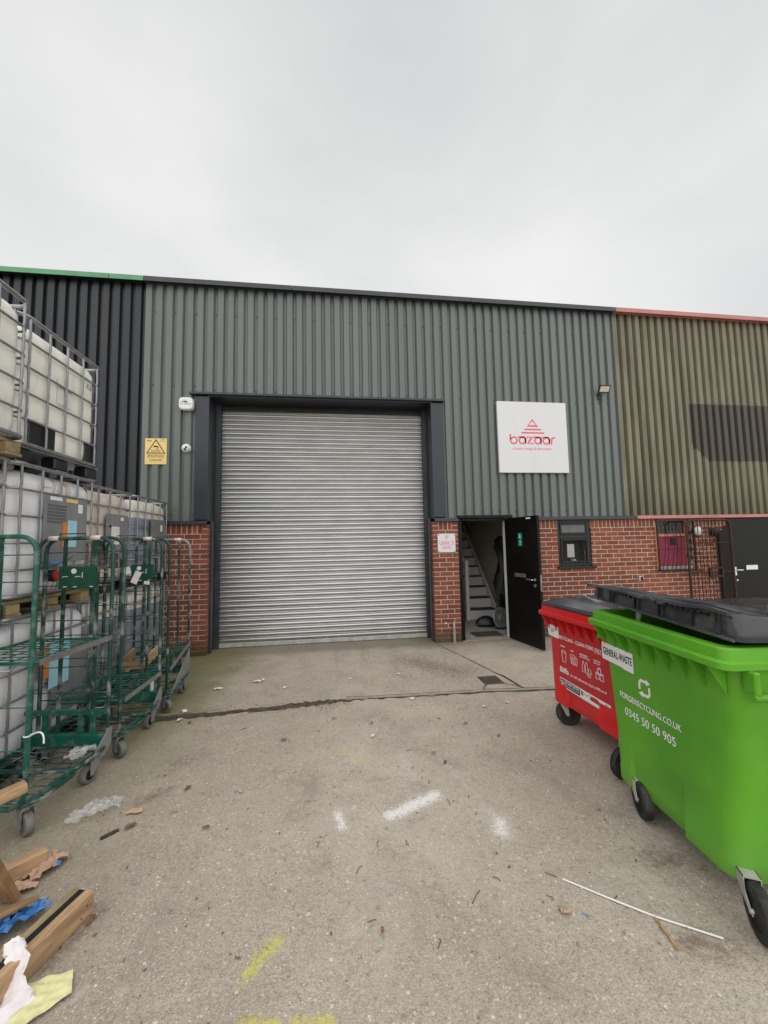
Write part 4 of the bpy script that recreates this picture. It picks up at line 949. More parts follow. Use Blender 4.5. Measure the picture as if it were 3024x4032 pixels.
stroke(ic, [(.545, .568), (.55, .598), (.575, .598), (.580, .568)], .003, yr, True); stroke(ic, [(.530, .552), (.576, .555), (.570, .540), (.538, .540)], .003, yr, True)
for xx, zz in (((.646), .556), (.688, .554), (.665, .592)): stroke(ic, [(xx - .016, zz), (xx - .016, zz + .045), (xx + .016, zz + .045), (xx + .016, zz)], .0035, yr, True); stroke(ic, arc(xx, zz + .045, .014, 0, 360, 12, .006), .003, yr)
stroke(ic, [(.626, .748), (.701, .748)], .003, yr)
ic.obj('pictograms', M['white'], rb)
text('Biffa', .062, M['white'], (.195, RY, .474), rb, bold=.024, fit=.113)
text('For 24/7 self-service, log in at biffa.co.uk', .028, M['white'], (.33, RY, .472), rb, bold=.004, fit=.40)
MB().prism([(.187, .424), (.76, .404), (.76, .328), (.187, .352)], RY - .0003, RY + .0004).obj('sticker', M['white'], rb)
MB().prism([(.192, .417), (.437, .408), (.437, .352), (.192, .360)], RY - .0009, RY - .0004).obj('sticker', M['navy'], rb)
text('DO NOT ENTER', .033, M['white'], (.246, RY - .0013, .385), rb, bold=.010, fit=.18)
text('This container may be emptied without warning', .012, M['white'], (.246, RY - .0013, .368), rb, fit=.18)
ic = MB(); yr = RY - .0010; stroke(ic, arc(.218, .386, .013, 0, 360, 16, .020), .004, yr); stroke(ic, [(.210, .398), (.226, .374)], .004, yr); ic.obj('pictograms', M['white'], rb)
ic = MB(); yr = RY - .0004
ic.prism([(.448, .402), (.475, .401), (.472, .368), (.452, .368)], yr - .001, yr); ic.prism([(.55, .392), (.58, .398), (.635, .396), (.65, .38), (.65, .360), (.55, .366)], yr - .001, yr); stroke(ic, [(.535, .398), (.56, .388)], .005, yr)
stroke(ic, arc(.722, .368, .022, 0, 360, 18, .026), .004, yr); stroke(ic, [(.708, .386), (.736, .35)], .004, yr); ic.obj('pictograms', M['red_vinyl'], rb)
ic = MB(); stroke(ic, [(.49, .386), (.515, .383)], .003, yr); ic.prism([(.512, .391), (.524, .383), (.512, .375)], yr - .001, yr); ic.prism([(.665, .378), (.675, .378), (.675, .354), (.665, .354)], yr - .001, yr); ic.obj('pictograms', M['navy'], rb)

tb = wheelie_bin('wheelie_bin', 'second green bin mostly hidden behind the open green bin', 'bin', (3.72, -3.10), (-.9995, -.03), 1.08, .80, M['green_bin'], 1.04, [(.2, .14, 1.2), (.9, .14, 1.4), (.2, .66, .4), (.9, .66, 2.)], 'wheelie bins on the right of the yard')
lid(tb, (.03, .05, 1.045), (1.05, .05, 1.045), (.03, .77, 1.07), (1.05, .77, 1.07), .03, M['bin_black'], crown=.01)
MB().tube([(.10, .80, 1.145), (.90, .80, 1.145)], .024, 12).obj('hinge_bar', M['green_bin'], tb)
for xx in (.12, .5, .88): MB().bbox(xx - .03, xx + .03, .77, .825, 1.0, 1.16, .006).obj('hinge_lug', M['green_bin'], tb)

# ------------------------------------------------------------------ stacked bulk tanks
def ibc(label, bottle='bottle', pallet='black', levels=None):
    root = thing('bulk_liquid_tank', label, 'tank', group='stacked caged liquid tanks')
    DX, DY, H = 1.15, 1.0, 1.135                     # aisle face at x=0, runs back to -DX
    pz = .125
    if pallet == 'wood':
        p = bpy.data.objects.new('pallet', None); COL.objects.link(p); p.parent = root
        for xx in (-.11, -.62, -1.13):
            for yy in (.03, .43, .85): MB().bbox(xx, xx + .10, yy, yy + .12, .022, .088, .004).obj('block', M['pallet_old'], p)
        for yy in (.02, .43, .84): MB().bbox(-DX, -.005, yy, yy + .14, .0, .0215, .003).obj('board', M['pallet_old'], p)
        for i in range(7): MB().bbox(-.165 - i * .163, -.01 - i * .163 - .02, .0, DY, .0885, .112, .003).obj('board', M['wood'] if i % 2 else M['pallet_old'], p)
    else:
        fm_ = MB().bbox(0, .115, 0, .165, .0125, .112, .012).mesh('pallet_foot', M['pl_black'])
        for xx in (-.12, -.63, -1.14):
            for yy in (.0, .42, .83): link('pallet_foot', fm_, root).location = (xx, yy, 0)
        for yy in (.01, .44, .86): MB().bbox(-DX, -.0, yy, yy + .12, 0, .012, .003).obj('skid', M['steel'], root)
        MB().bbox(-DX, 0, 0, DY, .1125, .124, .003).obj('deck', M['steel'], root)
    ins = .018
    def ring(z, i, r): return rr(-DX + ins + i, -ins - i, ins + i, DY - ins - i, z, r, 7)
    bt = MB(); bt.loft([ring(pz + .005, .05, .10), ring(pz + .03, .012, .12), ring(pz + .10, 0, .12), ring(.315, 0, .12), ring(.335, .010, .12), ring(.355, 0, .12), ring(.515, 0, .12), ring(.535, .010, .12), ring(.555, 0, .12), ring(.715, 0, .12), ring(.735, .010, .12), ring(.755, 0, .12), ring(.915, 0, .12), ring(.935, .008, .12), ring(.955, 0, .12), ring(1.01, .004, .12), ring(1.06, .03, .12), ring(1.088, .08, .13), ring(1.10, .20, .13)])
    bt.obj('bottle', M[bottle], root)
    MB().lathe([(.09, 1.095), (.09, 1.118), (.075, 1.122)], 18, Matrix.Translation((-DX / 2, DY / 2, 0))).obj('filler_cap', M['pl_black'], root)
    rm = MB().tube(rr(-DX, 0, 0, DY, 0, .09, 6), .0092, 8, True).mesh('cage_ring', M['steel'])
    for z in (.335, .535, .735, .935): link('cage_ring', rm, root).location = (0, 0, z)
    MB().tube(rr(-DX, 0, 0, DY, H - .012, .09, 6), .0165, 8, True).obj('top_rail', M['steel'], root)
    MB().tube(rr(-DX, 0, 0, DY, pz + .02, .09, 6), .0165, 8, True).obj('bottom_rail', M['steel'], root)
    pts = [(.012, .0, .142), (.012, 0, .30), (.005, 0, .335), (.012, 0, .37), (.012, 0, .50), (.005, 0, .535), (.012, 0, .57), (.012, 0, .70), (.005, 0, .735), (.012, 0, .77), (.012, 0, .90), (.005, 0, .935), (.012, 0, .97), (.008, 0, H - .02)]
    vm_ = MB().tube(pts, .0090, 8).mesh('cage_bar', M['steel'])
    for yy in (.08, .29, .50, .71, .92):
        link('cage_bar', vm_, root).location = (-.005, yy, 0)
        c = link('cage_bar', vm_, root); c.location = (-DX + .005, yy, 0); c.rotation_euler = (0, 0, pi)
    for i in range(5):
        xx = -.12 - i * .23
        c = link('cage_bar', vm_, root); c.location = (xx, .005, 0); c.rotation_euler = (0, 0, -pi / 2)
        c = link('cage_bar', vm_, root); c.location = (xx, DY - .005, 0); c.rotation_euler = (0, 0, pi / 2)
    return root
def plate(t, y0, y1, z0, z1, mat='ply_grey', name='label_plate', x=.013, th=.003):
    return MB().bbox(x, x + th, y0, y1, z0, z1, .001).obj(name, M[mat], t)
def corner_guard(t, y0, y1):
    MB().bbox(-.034, -.008, y0, y1, .142, .34, .01).obj('corner_guard', M['pl_black'], t)
def valve(t):
    v = MB().lathe([(.045, 0), (.05, .06), (.045, .07)], 18, Matrix.Translation((-.02, .42, .27)) @ Matrix.Rotation(R(90), 4, 'Y')).obj('valve', M['pl_black'], t)
    MB().lathe([(.042, .071), (.042, .10), (.03, .105)], 18, Matrix.Translation((-.02, .42, .27)) @ Matrix.Rotation(R(90), 4, 'Y')).obj('valve_cap', M['red_bin'], v)
    MB().bbox(.02, .05, .30, .50, .36, .385, .004).obj('valve_handle', M['blue_film'], v)
LV = 1.135
def put(t, x, y, z, rz=0): t.location = (x, y, z); t.rotation_euler = (0, 0, rz); return t
XA, XB = -2.285, -2.43
# stack at the left edge of the picture
n1 = ibc('bottom cream caged tank of the nearest stack at the left edge', 'bottle_g', 'black'); put(n1, XA + .03, -4.10, 0)
n2 = ibc('middle cream caged tank of the nearest stack at the left edge', 'bottle', 'black'); put(n2, XA + .03, -4.09, LV)
n3 = ibc('top cream caged tank of the nearest stack, cut by the left edge', 'bottle', 'wood'); put(n3, XA + .115, -4.11, LV * 2)
text('K653', .07, M['greyink'], (0, 0, 0), n3, face=Matrix.Translation((-.0165, .55, .80)) @ Matrix.Rotation(R(90), 4, 'Z') @ FACE)
# three-high stack
a1 = ibc('bottom tank of the three high stack with orange and blue label behind the cages', 'bottle_g', 'black'); put(a1, XA, -3.07, 0)
plate(a1, .50, .90, .25, .82); plate(a1, .34, .44, .60, .86, 'orange', 'label', .017); plate(a1, .445, .68, .50, .86, 'cyan', 'label', .017)
a2 = ibc('rust streaked middle tank of the three high stack with grey label plate', 'bottle_rust', 'wood'); put(a2, XA, -3.06, LV)
plate(a2, .30, .84, .38, .925); plate(a2, .36, .50, .885, .915, 'white', 'label', .017); plate(a2, .55, .70, .885, .915, 'cctv_y', 'label', .017); plate(a2, .71, .77, .80, .88, 'white', 'label', .017)
plate(a2, .52, .58, .50, .71, 'orange', 'label', .017); plate(a2, .582, .70, .50, .73, 'cyan', 'label', .017); plate(a2, .33, .42, .99, 1.035, 'paper', 'label', -.0145)
for q in range(6): MB().bbox(.0165, .019, .34, .56, .70 + q * .027, .717 + q * .027, .0005).obj('label_slot', M['slot_grey'], a2)
valve(a2)
a3 = ibc('top cream tank of the three high stack with black corner guards', 'bottle', 'black'); put(a3, XA, -3.05, LV * 2)
corner_guard(a3, .13, .42); corner_guard(a3, .80, .95)
plate(a3, .42, .60, .58, .80, 'paper', 'label', -.0145); text('K653', .07, M['greyink'], (0, 0, 0), a3, face=Matrix.Translation((-.0165, .80, .86)) @ Matrix.Rotation(R(90), 4, 'Z') @ FACE)
# two-high stacks
b1 = ibc('bottom tank half full of grey liquid beside the three high stack', 'bottle_liq', 'black'); put(b1, XB, -2.07, 0)
b2 = ibc('upper tank with brown residue and grey plate beside the three high stack', 'bottle_brown', 'black'); put(b2, XB, -2.06, LV)
plate(b2, .42, .86, .42, .86); plate(b2, .52, .68, .52, .72, 'paper', 'label', .017); plate(b2, .70, .76, .79, .83, 'white', 'label', .017)
MB().lathe([(.018, 0), (.018, .004), (.004, .006)], 14, Matrix.Translation((.016, .50, .72)) @ Matrix.Rotation(R(90), 4, 'Y')).obj('label', M['pl_black'], b2)
c1 = ibc('bottom tank of the stack nearest the left brick pier', 'bottle_liq', 'black'); put(c1, XB, -1.04, 0)
c2 = ibc('upper tank full of blue grey liquid nearest the left brick pier', 'bottle_liq', 'black'); put(c2, XB, -1.03, LV)
plate(c2, .42, .86, .42, .86); plate(c2, .70, .76, .70, .79, 'paper', 'label', .017); plate(c2, .60, .68, .52, .60, 'cctv_y', 'label', .017)

# ------------------------------------------------------------------ roll cages
def roll_cage(label, W_, D_, paint, shelf, sign, tilt=0.):
    root = thing('roll_cage', label, 'roll cage', group='green wire roll cages along the tanks')
    H = 1.70; zb = .20; r = .0138
    def frame(y, z0, mat, loop):
        q = .10
        pts = [(0, y, z0), (0, y, H - q)] + [(q - q * cos(R(t)), y, H - q + q * sin(R(t))) for t in (22, 45, 68, 90)] + [(W_ - q + q * sin(R(t)), y, H - q + q * cos(R(t))) for t in (0, 22, 45, 68, 90)]
        if loop: pts += [(W_, y, z0 + .08), (W_ - .025, y, z0 + .025), (W_ - .08, y, z0), (.08, y, z0), (.025, y, z0 + .025), (0, y, z0 + .08)]; pts = pts[1:]
        else: pts += [(W_, y, z0)]
        return MB().tube(pts, r, 10, loop).obj('end_frame', M[mat], root)
    f0 = frame(0, .155, paint, True); f1 = frame(D_, .22, 'cage_worn', False)
    wm = MB().tube([(.012, 0, 0), (W_ - .012, 0, 0)], .0040, 6).mesh('wire', M['cage_worn'])
    wg = MB().tube([(.012, 0, 0), (W_ - .012, 0, 0)], .0040, 6).mesh('wire', M['cage_green'])
    for z in (.50, .74, .98, 1.22, 1.46, 1.62): link('wire', wg if paint == 'cage_green' else wm, f0).location = (0, .0, z - .03)
    for z in (.55, .80, 1.08, 1.34): link('wire', wm, f1).location = (0, D_, z)
    MB().tube([(.012, D_, 1.52), (W_ * .36, D_, 1.52), (W_ * .5, D_, 1.58), (W_ * .64, D_, 1.52), (W_ - .012, D_, 1.52)], .0040, 6).obj('wire', M['cage_worn'], f1)
    MB().bar((W_ * .61, .0, .16), (W_ * .61, .0, H - .01), .034, .022, (1, 0, 0)).obj('upright', M[paint], f0)
    for xx in (.36, .80):
        u_ = MB().bar((W_ * xx, D_, .24), (W_ * xx, D_, H - .012), .021, .018, (1, 0, 0)).obj('upright', M['cage_worn'], f1)
    sl = MB()
    for xx in (.36, .80):
        for z in (.50, .58, .86, .94, 1.18, 1.26, 1.44): sl.box(W_ * xx - .005, W_ * xx + .005, D_ - .0125, D_ - .0105, z, z + .026)
    sl.obj('slot', M['pl_black'], f1)
    MB().tube([(W_ * .28, D_, H + .004), (W_ * .28, D_, H + .035), (W_ * .62, D_, H + .035), (W_ * .62, D_, H + .004)], .0045, 6).obj('hook', M['cage_worn'], f1)
    for xx in (.14, .70): MB().tube([(W_ * xx, D_, H + .001), (W_ * xx + .075, D_, H + .001)], .0185, 10).obj('tape_wrap', M['pale_tape'], f1)
    if sign:
        z0, z1, x0, x1 = sign
        sp = MB().box(x0, x1, D_ - .012, D_ - .008, z0, z1).obj('sign_plate', M['plate_green'], f1)
        sg_ = MB(); cx = (x0 + x1) / 2 - .03
        sg_.lathe([(.020, 0), (.020, .0012)], 18, Matrix.Translation((cx, D_ - .0122, z1 - .035)) @ Matrix.Rotation(R(90), 4, 'X'))
        for xx in (x0 + .03, cx + .01): stroke(sg_, [(xx, z1 - .082), (xx + .006, z1 - .075), (xx + .04, z1 - .075)], .004, D_ - .0122)
        stroke(sg_, [(cx + .065, z1 - .085), (cx + .062, z1 - .05), (cx + .068, z1 - .045)], .005, D_ - .0122)
        for xx in (x0 + .04, cx, x1 - .05): stroke(sg_, [(xx, z0 + .018), (xx + .022, z0 + .018)], .006, D_ - .0122)
        sg_.obj('marking', M['paper'], f1)
    # folding deck: two wire panels with rounded rims
    def panel(name, x0, x1, y0, y1, z, nx, ny, mat, zt=0., rad=.010):
        P = rr(x0, x1, y0, y1, 0, .05, 4)
        zf = lambda y: z + (y - y0) / (y1 - y0) * zt
        m = MB(); m.tube([(p.x, p.y, zf(p.y)) for p in P], rad, 8, True)
        for i in range(1, ny): yy = y0 + (y1 - y0) * i / ny; m.tube([(x0, yy, zf(yy)), (x1, yy, zf(yy))], .0035, 5)
        for i in range(1, nx): xx = x0 + (x1 - x0) * i / nx; m.tube([(xx, y0, zf(y0) - .008), (xx, y1, zf(y1) - .008)], .0035, 5)
        return m.obj(name, M[mat], root)
    panel('deck', .0, W_ + .06, .02, D_ * .48, zb - .02, 7, 4, 'cage_worn'); panel('deck', .0, W_ + .04, D_ * .49, D_ - .05, zb - .01, 7, 4, 'cage_worn')
    bs = MB()
    bs.bbox(-.01, W_ + .01, D_ - .06, D_ - .02, zb - .005, zb + .075, .004); bs.bbox(-.01, W_ + .01, D_ - .045, D_ - .02, .405, .44, .003)
    for xx in (.12, .38, W_ - .10): bs.bbox(xx, xx + .035, D_ - .044, D_ - .022, zb + .0755, .4045, .003)
    for xx in (-.012, W_ + .004): bs.bbox(xx, xx + .008, .01, D_ - .02, zb - .045, zb - .005, .002)
    bs.obj('base_frame', M['cage_green'], root)
    MB().prism([(D_ - .16, .13), (D_ - .15, .19), (D_ - .02, .30), (D_ + .01, .30), (D_ + .01, .19), (D_ - .06, .13)], W_ + .018, W_ + .026, Matrix(((0, 1, 0, 0), (1, 0, 0, 0), (0, 0, 1, 0), (0, 0, 0, 1)))).obj('side_bracket', M['ply_grey'], root)
    if shelf:
        sh_ = panel('shelf', .02, W_ + .01, .04, D_ - .03, shelf, 5, 9, 'cage_green', tilt, .0085)
        MB().bar((W_ + .022, .03, shelf + .004), (W_ + .022, D_ - .02, shelf + tilt + .004), .012, .034).obj('shelf_rail', M['steel'], sh_)
        MB().tube([(W_ * .5, .03, shelf - .012), (W_ * .5, -.01, shelf - .03), (W_ * .8, -.01, shelf - .03), (W_ * .8, .03, shelf - .012)], .005, 6).obj('shelf_hook', M['steel'], sh_)
    for x, y, s_ in ((.05, .05, R(30)), (W_ - .03, .04, R(150)), (.10, D_ - .12, R(75)), (W_ - .005, D_ - .13, R(80))): caster(root, x, y, s_, .062, 'rubber_grey', 'ply_grey', .155, -.03)
    return root
g1 = put(roll_cage('nearest green roll cage at the left edge with white zip tie on its post', .57, .66, 'cage_green', .95, (1.315, 1.485, .17, .46)), -2.315, -3.50, 0, R(-7))
g2 = put(roll_cage('middle roll cage with torn labels on its green plate', .57, .67, 'cage_worn', .425, (1.285, 1.455, .30, .50)), -2.225, -2.775, 0, R(-.5))
g3 = put(roll_cage('farthest roll cage by the brick pier holding a wooden offcut', .57, .70, 'cage_worn', .40, None, .10), -2.20, -2.02, 0, R(4))
# details on the cages
def local(o, p): return wmat(o) @ Vector(p)
MB().prism([(.05, .16), (.66, .46), (.665, .26), (.62, .20)], .592, .598, Matrix(((0, 1, 0, 0), (1, 0, 0, 0), (0, 0, 1, 0), (0, 0, 0, 1)))).obj('side_sheet', M['ply_grey'], g3)
zt = MB(); p0 = local(g1, (.57, 0, .555)); zt.tube([p0 + Vector((.019 * cos(t * pi / 6), .019 * sin(t * pi / 6), 0)) for t in range(12)], .004, 6, True)
zt.tube([p0 + Vector((.018 + .092 * sin(t / 9 * 1.5), -.01 - .028 * t / 9, .004 + .030 * sin(t / 9 * 2.2) - .062 * (t / 9) ** 3)) for t in range(10)], .0042, 6)
zt = zt.obj('zip_tie', M['white_pl']); tag(zt, 'white plastic tie looped round the post of the nearest roll cage', 'tie')
o = MB().bbox(0, .03, 0, .003, 0, .13, .001).obj('paper_strip', M['paper']); o.location = local(g2, (.50, .655, .25)); tag(o, 'long white paper strip hanging on the middle roll cage', 'paper')
wo = thing('timber_offcut', 'U shaped offcut of three nailed boards lying on the farthest cage shelf', 'timber', local(g3, (.16, .02, .435)), R(3))
wo.rotation_euler = (R(9), 0, R(2))
MB().bbox(0, .19, 0, .022, 0, .085, .003).obj('end_board', M['wood_pale'], wo)
MB().bbox(-.021, -.001, .0, .30, 0, .10, .003).obj('side_board', M['wood'], wo); MB().bbox(.191, .211, .0, .32, 0, .10, .003).obj('side_board', M['wood_pale'], wo)
for i, (dx, dz, ww, hh, a) in enumerate(((.24, 1.29, .06, .12, .4), (.20, 1.36, .05, .07, -.3), (.36, 1.27, .05, .03, .2))):
    o = MB().bbox(0, ww, 0, .002, 0, hh, .0008).obj('torn_label', M['paper']); o.location = local(g2, (dx + .06, .645, dz)); o.rotation_euler = (0, a, 0); tag(o, ('tall grey white torn label left on the plate of the middle cage', 'small torn label high on the plate of the middle cage', 'short torn label low on the right of the middle cage plate')[i], 'label', 'torn labels on the middle cage')

# ------------------------------------------------------------------ timber, wrappings and litter on the ground
def plank(name, a, b_, w, h, mat, label, cat='timber', roll=0., z0=None):
    a, b_ = Vector(a), Vector(b_); L = (b_ - a).length; t = (b_ - a).normalized()
    m4 = Matrix.Translation(a) @ t.to_track_quat('X', 'Z').to_matrix().to_4x4() @ Matrix.Rotation(roll, 4, 'X')
    me = MB().bbox(0, L, -w / 2, w / 2, 0, h, .004).mesh(name, M[mat]); o = link(name, me); o.matrix_world = m4; tag(o, label, cat); return o
tb_ = thing('timber_beam', 'pale timber beam with black strip pointing into the yard at bottom left', 'timber', (-1.115, -4.105, 0), math.atan2(-.32, -.105))
MB().bbox(0, .75, .0, .045, 0, .098, .004).obj('beam', M['wood_pale'], tb_)
MB().bbox(.0, .75, -.064, -.032, 0, .096, .003).obj('beam', M['pallet_old'], tb_); MB().bbox(.002, .75, -.0315, -.0005, .01, .093, .001).obj('strip', M['pl_black'], tb_)
for xx, zz in ((.035, .062), (.06, .03), (.30, .055), (.52, .04)): MB().lathe([(.0035, 0), (.003, .0015)], 8, Matrix.Translation((xx, .045, zz)) @ Matrix.Rotation(R(-90), 4, 'X')).obj('nail', M['rusty'], tb_)
plank('timber_beam', (-1.49, -3.80, .002), (-1.80, -4.25, .06), .065, .085, 'wood_pale', 'short timber beam lying behind the upright plank at left edge')
plank('timber_plank', (-1.455, -4.00, .01), (-1.43, -4.20, .36), .03, .075, 'wood', 'leaning narrow plank at the left edge beside the cardboard', roll=R(80))
plank('timber_board', (-1.37, -4.09, .05), (-1.55, -4.45, .16), .18, .02, 'wood', 'wide tilted board above the blue plastic at bottom left', roll=R(25))
plank('timber_board', (-1.25, -4.22, .01), (-1.35, -4.60, .02), .14, .02, 'wood_pale', 'flat pale board lying between the blue plastic and the long beam')
plank('timber_beam', (-1.70, -3.63, .29), (-2.05, -4.02, .24), .07, .05, 'wood_pale', 'timber end poking in low through the nearest roll cage')
plank('timber_plank', (-1.90, -3.58, .61), (-2.2, -3.9, .60), .08, .035, 'wood_pale', 'timber end poking in at the left edge above the cage deck')
def crumple(name, mat, cx, cy, L, Wd, z, amp, rz, label, cat, seed, n=(7, 5), group=None, thick=.0):
    rnd = random.Random(seed); vs = []
    if n[0] > 4: n = (n[0] * 2, n[1] * 2)
    fx = [(rnd.uniform(2, 9), rnd.uniform(2, 9), rnd.uniform(0, 6)) for _ in range(4)]
    for i in range(n[0]):
        for j in range(n[1]):
            u, v = i / (n[0] - 1) - .5, j / (n[1] - 1) - .5
            w = sum(abs(sin(a * u * 2 + b_ * v * 2 + c_)) for a, b_, c_ in fx) / 4
            ew = 0. if mat == 'flower' else 1.; e = (1 + ew * (.22 * sin(u * 11 + seed) + .15 * sin(u * 23 + seed * 2))) * (1 - max(0, u) * (.9 if mat == 'flower' else 0))
            vs.append((u * L * (1 + .12 * ew * sin(v * 9 + seed)) + rnd.uniform(-.06, .06) * L / n[0], v * Wd * e + rnd.uniform(-.06, .06) * Wd / n[1], z + w * amp * (1.1 - abs(u)) + rnd.random() * amp * (.12 if n[0] > 4 else .8)))
    m = MB().add(vs, [(i * n[1] + j, (i + 1) * n[1] + j, (i + 1) * n[1] + j + 1, i * n[1] + j + 1) for i in range(n[0] - 1) for j in range(n[1] - 1)], n[0] > 4)
    o = m.obj(name, M[mat]); o.location = (cx, cy, 0); o.rotation_euler = (0, 0, rz)
    if label: tag(o, label, cat, group)
    return o
crumple('cardboard_piece', 'cardboard', -1.45, -3.83, .16, .09, .004, .05, R(70), 'torn pink brown cardboard beside the short beam', 'cardboard', 3)
crumple('cardboard_piece', 'cardboard', -1.50, -3.95, .14, .07, .004, .03, R(30), 'flattened cardboard scrap under the short beam', 'cardboard', 4)
crumple('plastic_wrap', 'blue_film', -1.36, -4.165, .22, .07, .02, .05, R(48), 'crumpled bright blue plastic between the boards at bottom left', 'plastic', 5)
crumple('plastic_scrap', 'blue_film', -1.41, -3.825, .035, .03, .004, .02, 0, 'tiny blue plastic scrap beside the torn cardboard', 'plastic', 6, (4, 4))
crumple('plastic_film', 'plastic_clear', -1.46, -3.42, .26, .13, .004, .055, R(38), 'crumpled clear plastic film by the wheel of the nearest roll cage', 'plastic', 8, (11, 8))
crumple('plastic_film', 'plastic_clear', -1.72, -3.12, .16, .10, .205, .06, R(70), 'clear plastic film lying on the deck of the nearest roll cage', 'plastic', 9, (9, 6))
crumple('cloth', 'flower', -1.10, -4.475, .27, .17, .004, .018, R(28), 'pale yellow printed cloth spread flat at the bottom left corner', 'cloth', 11, (10, 8))
# twisted white cloth draped over the beam
rnd = random.Random(5); pts = lerp_path([(-1.225, -4.36, .115), (-1.195, -4.375, .118), (-1.18, -4.40, .10), (-1.165, -4.43, .055), (-1.15, -4.445, .025), (-1.125, -4.46, .018), (-1.14, -4.50, .016), (-1.19, -4.56, .012)], 3)
cl = MB(); rings = []
for i, p in enumerate(pts):
    w = .030 + .008 * sin(i * 1.3) + (.014 if i > 11 else 0); hh = .018 + .004 * sin(i * 2.1)
    rings.append([Vector((p[0] + w * cos(t * pi / 8) * (1 + .18 * sin(t * 1.9 + i)), p[1] + .5 * w * sin(t * pi / 8), max(.004, p[2] + hh * sin(t * pi / 8) * (1 + .3 * cos(t * 2.7 + i * .8))))) for t in range(16)])
cl = cl.loft(rings).obj('cloth', M['cloth_w']); tag(cl, 'twisted white cloth draped over the end of the long timber beam', 'cloth')
def stick(name, pts, r, mat, label, cat, group=None):
    o = MB().tube(pts, r, 6).obj(name, M[mat]); tag(o, label, cat, group); return o
stick('plastic_strip', [(1.069, -4.285, .006), (1.23, -4.423, .008), (1.348, -4.517, .008), (1.543, -4.638, .006)], .0037, 'white_pl', 'long thin white plastic strip on the ground by the green bin', 'strip')
stick('wood_splinter', [(1.345, -4.522, .006), (1.338, -4.59, .008), (1.328, -4.651, .005)], .0062, 'wood_pale', 'pale wood splinter lying against the white plastic strip', 'splinter')
stick('stick', [(-1.30, -3.655, .009), (-1.235, -3.60, .009)], .0095, 'twig', 'short dark stick on the concrete right of the nearest roll cage', 'stick')
TW = 'thin brown twigs scattered on the yard'
rnd = random.Random(21)
TWIG = iter(('dark twig touching the left end of the white strip', 'dark twig lying against the middle of the white strip', 'long thin twig between the white bar and the right paint mark', 'thin twig just above the right end of the white bar', 'short upright twig below the white paint bar', 'short twig just right of the one below the white bar', 'thin twig above the bottom centre leaf', 'longest twig below the white paint bar, lying diagonally', 'short twig left of the white strip on bare ground', 'twig below the left white paint streak', 'small twig beside the tiny leaf at bottom centre', 'thin twig right of the short dark stick', 'tiny twig left of the pale dry leaf by the strip', 'thin twig near the bottom edge right of centre', 'tiny twig below the pale yellow mark on the left', 'thin twig beside the brown leaf far above the white bar'))
def twig(x, y, L, a): 
    stick('twig', [(x, y, .004), (x + L * .5 * cos(a) + rnd.uniform(-.01, .01), y + L * .5 * sin(a), .008), (x + L * .8 * cos(a + rnd.uniform(-.4, .4)), y + L * .8 * sin(a), .003)], .0015, 'twig', next(TWIG), 'twig', TW)
for x, y, L, a in ((1.011, -4.236, .06, -.7), (1.23, -4.42, .05, .5), (.70, -3.70, .08, 1.4), (.62, -3.47, .05, 1.2), (.22, -3.95, .05, 1.5), (.38, -3.93, .05, -1.3), (.10, -4.1, .06, 1.2), (.60, -4.34, .10, .9), (.75, -4.22, .06, -.6), (-.1, -3.9, .05, 1.5), (.13, -4.35, .05, .1), (-1.0, -3.5, .06, .3), (.95, -4.35, .05, -.8), (.4, -4.5, .05, 1.2), (-.3, -3.2, .05, 0.4), (.55, -3.05, .07, .2)): twig(x, y, L, a)
LEAF = ['pale dry leaf left of the long white strip', 'brown leaf on open concrete right of the white paint bar', 'small brown leaf just above the right end of the white paint bar', 'brown leaf beside the clear film by the nearest cage', 'pale brown leaf well left of the white paint streaks', 'brown leaf far left below the clear film on open concrete',
 'tiny brown leaf between the twigs near the bottom centre', 'small leaf nearest the red bin on bare concrete', 'pale brown leaf just below the left part of the dark joint', 'brown leaf beside the middle roll cage wheel at the joint', 'brown leaf just below the middle of the dark joint', 'small brown leaf below the joint left of the pale yellow mark',
 'large pale curled leaf beside the clear film', 'brown leaf between the middle and nearest cages on open ground', 'small brown leaf below the joint in front of the red bin', 'small brown leaf left of the red bin wheel', 'pale leaf below the joint and left of the drain', 'brown leaf below the joint in front of the farthest cage', 'brown leaf touching the long timber beam end']
for i, (x, y, s_) in enumerate(((.99, -4.44, .055), (.80, -3.25, .05), (.55, -3.28, .03), (-1.18, -3.58, .08), (-.62, -3.35, .055), (-.74, -3.66, .05), (.19, -4.40, .035), (.75, -3.12, .04), (-.80, -2.45, .07), (-1.32, -2.25, .06), (.0, -2.4, .05), (.33, -2.55, .05), (-1.22, -3.45, .11), (-.98, -3.26, .06), (1.15, -2.7, .05), (1.35, -2.95, .05), (.95, -2.55, .05), (-.42, -2.72, .06), (-1.06, -4.16, .06))):
    crumple('dry_leaf', 'leaf' if i % 4 else 'cardboard', x, y, s_ * .75, s_ * .36, .002, .012, i * 1.3, LEAF[i], 'leaf', 40 + i, (4, 3), 'dry leaves scattered on the yard')
SCRAP = ['largest white paper scrap left of centre before the shutter', 'white scrap touching the largest paper scrap before the shutter', 'white scrap lying on the joint below the drain', 'white crumpled paper near the farthest roll cage on mossy ground', 'crumpled white wrapper beside the farthest cage wheel', 'white scrap against the cage wheel by the dark joint',
 'small white scrap at the middle of the apron', 'small white scrap right of the middle of the apron', 'white scrap above the dark soil of the joint', 'tiny white scrap left of the red bin below the joint', 'tiny white scrap nearest the red bin wheel', 'small white scrap beside the pale yellow mark']
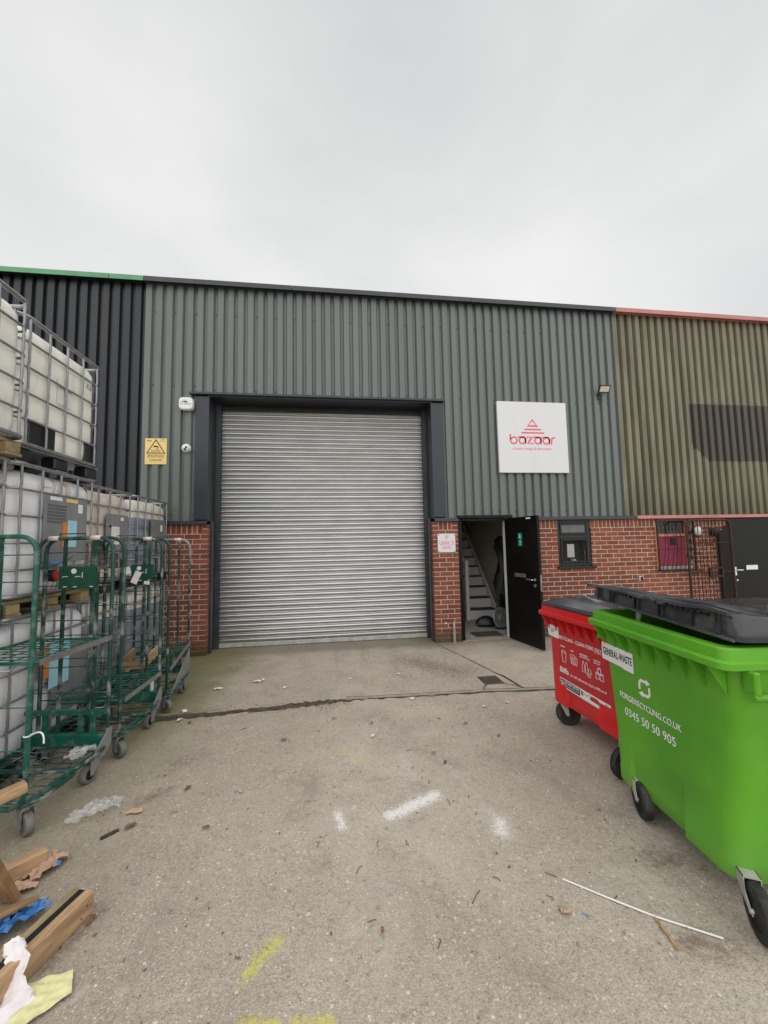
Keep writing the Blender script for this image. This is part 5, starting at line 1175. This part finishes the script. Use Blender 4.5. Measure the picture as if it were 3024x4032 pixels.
for i, (x, y, s_) in enumerate(((-.90, -1.27, .09), (-.85, -1.22, .06), (.80, -2.09, .06), (-1.30, -1.43, .09), (-1.46, -1.98, .07), (-1.43, -2.18, .05), (.19, -1.40, .04), (.78, -1.33, .05), (-.55, -1.53, .05), (1.45, -2.4, .035), (1.70, -2.35, .04), (.32, -2.78, .045))):
    crumple('paper_scrap', 'paper', x, y, s_, s_ * .55, .004, .02, i * 2.1, SCRAP[i], 'paper', 70 + i, (5, 4), 'white paper scraps on the yard')
# uncountable crumbs: flakes, grit and leaf bits
cb = MB(); rnd = random.Random(99)
for i in range(520):
    x, y = rnd.uniform(-1.6, 2.4), rnd.uniform(-4.8, -.1)
    if i > 330: x, y = rnd.gauss(1.5, .35), rnd.gauss(-3.0, .7)
    s_ = rnd.uniform(.002, .006); a = rnd.uniform(0, pi)
    cb.add([(x + s_ * cos(a), y + s_ * sin(a), .004), (x - s_ * .5 * sin(a), y + s_ * .5 * cos(a), .006), (x - s_ * cos(a), y - s_ * sin(a), .004), (x + s_ * .5 * sin(a), y - s_ * .5 * cos(a), .0035)], [(0, 1, 2, 3)])
cb = cb.obj('litter_flakes', M['paper']); cb['kind'] = 'stuff'; tag(cb, 'tiny pale flakes scattered over the concrete yard', 'litter')
cb = MB()
for i in range(900):
    t = rnd.random()
    if t < .35: x = rnd.uniform(-1.6, .2); y = -2.05 + rnd.gauss(0, .06)
    elif t < .6: x, y = rnd.gauss(1.25, .3), rnd.gauss(-1.1, .35)
    else: x, y = rnd.uniform(-1.5, 2.3), rnd.uniform(-4.8, -.1)
    s_ = rnd.uniform(.003, .012); a = rnd.uniform(0, pi)
    cb.add([(x + s_ * cos(a), y + s_ * sin(a), .005), (x - s_ * .4 * sin(a), y + s_ * .4 * cos(a), .009), (x - s_ * cos(a), y - s_ * sin(a), .005), (x + s_ * .4 * sin(a), y - s_ * .4 * cos(a), .0045)], [(0, 1, 2, 3)])
cb = cb.obj('litter_crumbs', M['leaf']); cb['kind'] = 'stuff'; tag(cb, 'brown leaf crumbs and grit gathered along the joint and over the yard', 'litter')

for o in bpy.data.objects:
    if '_w' in o: del o['_w']
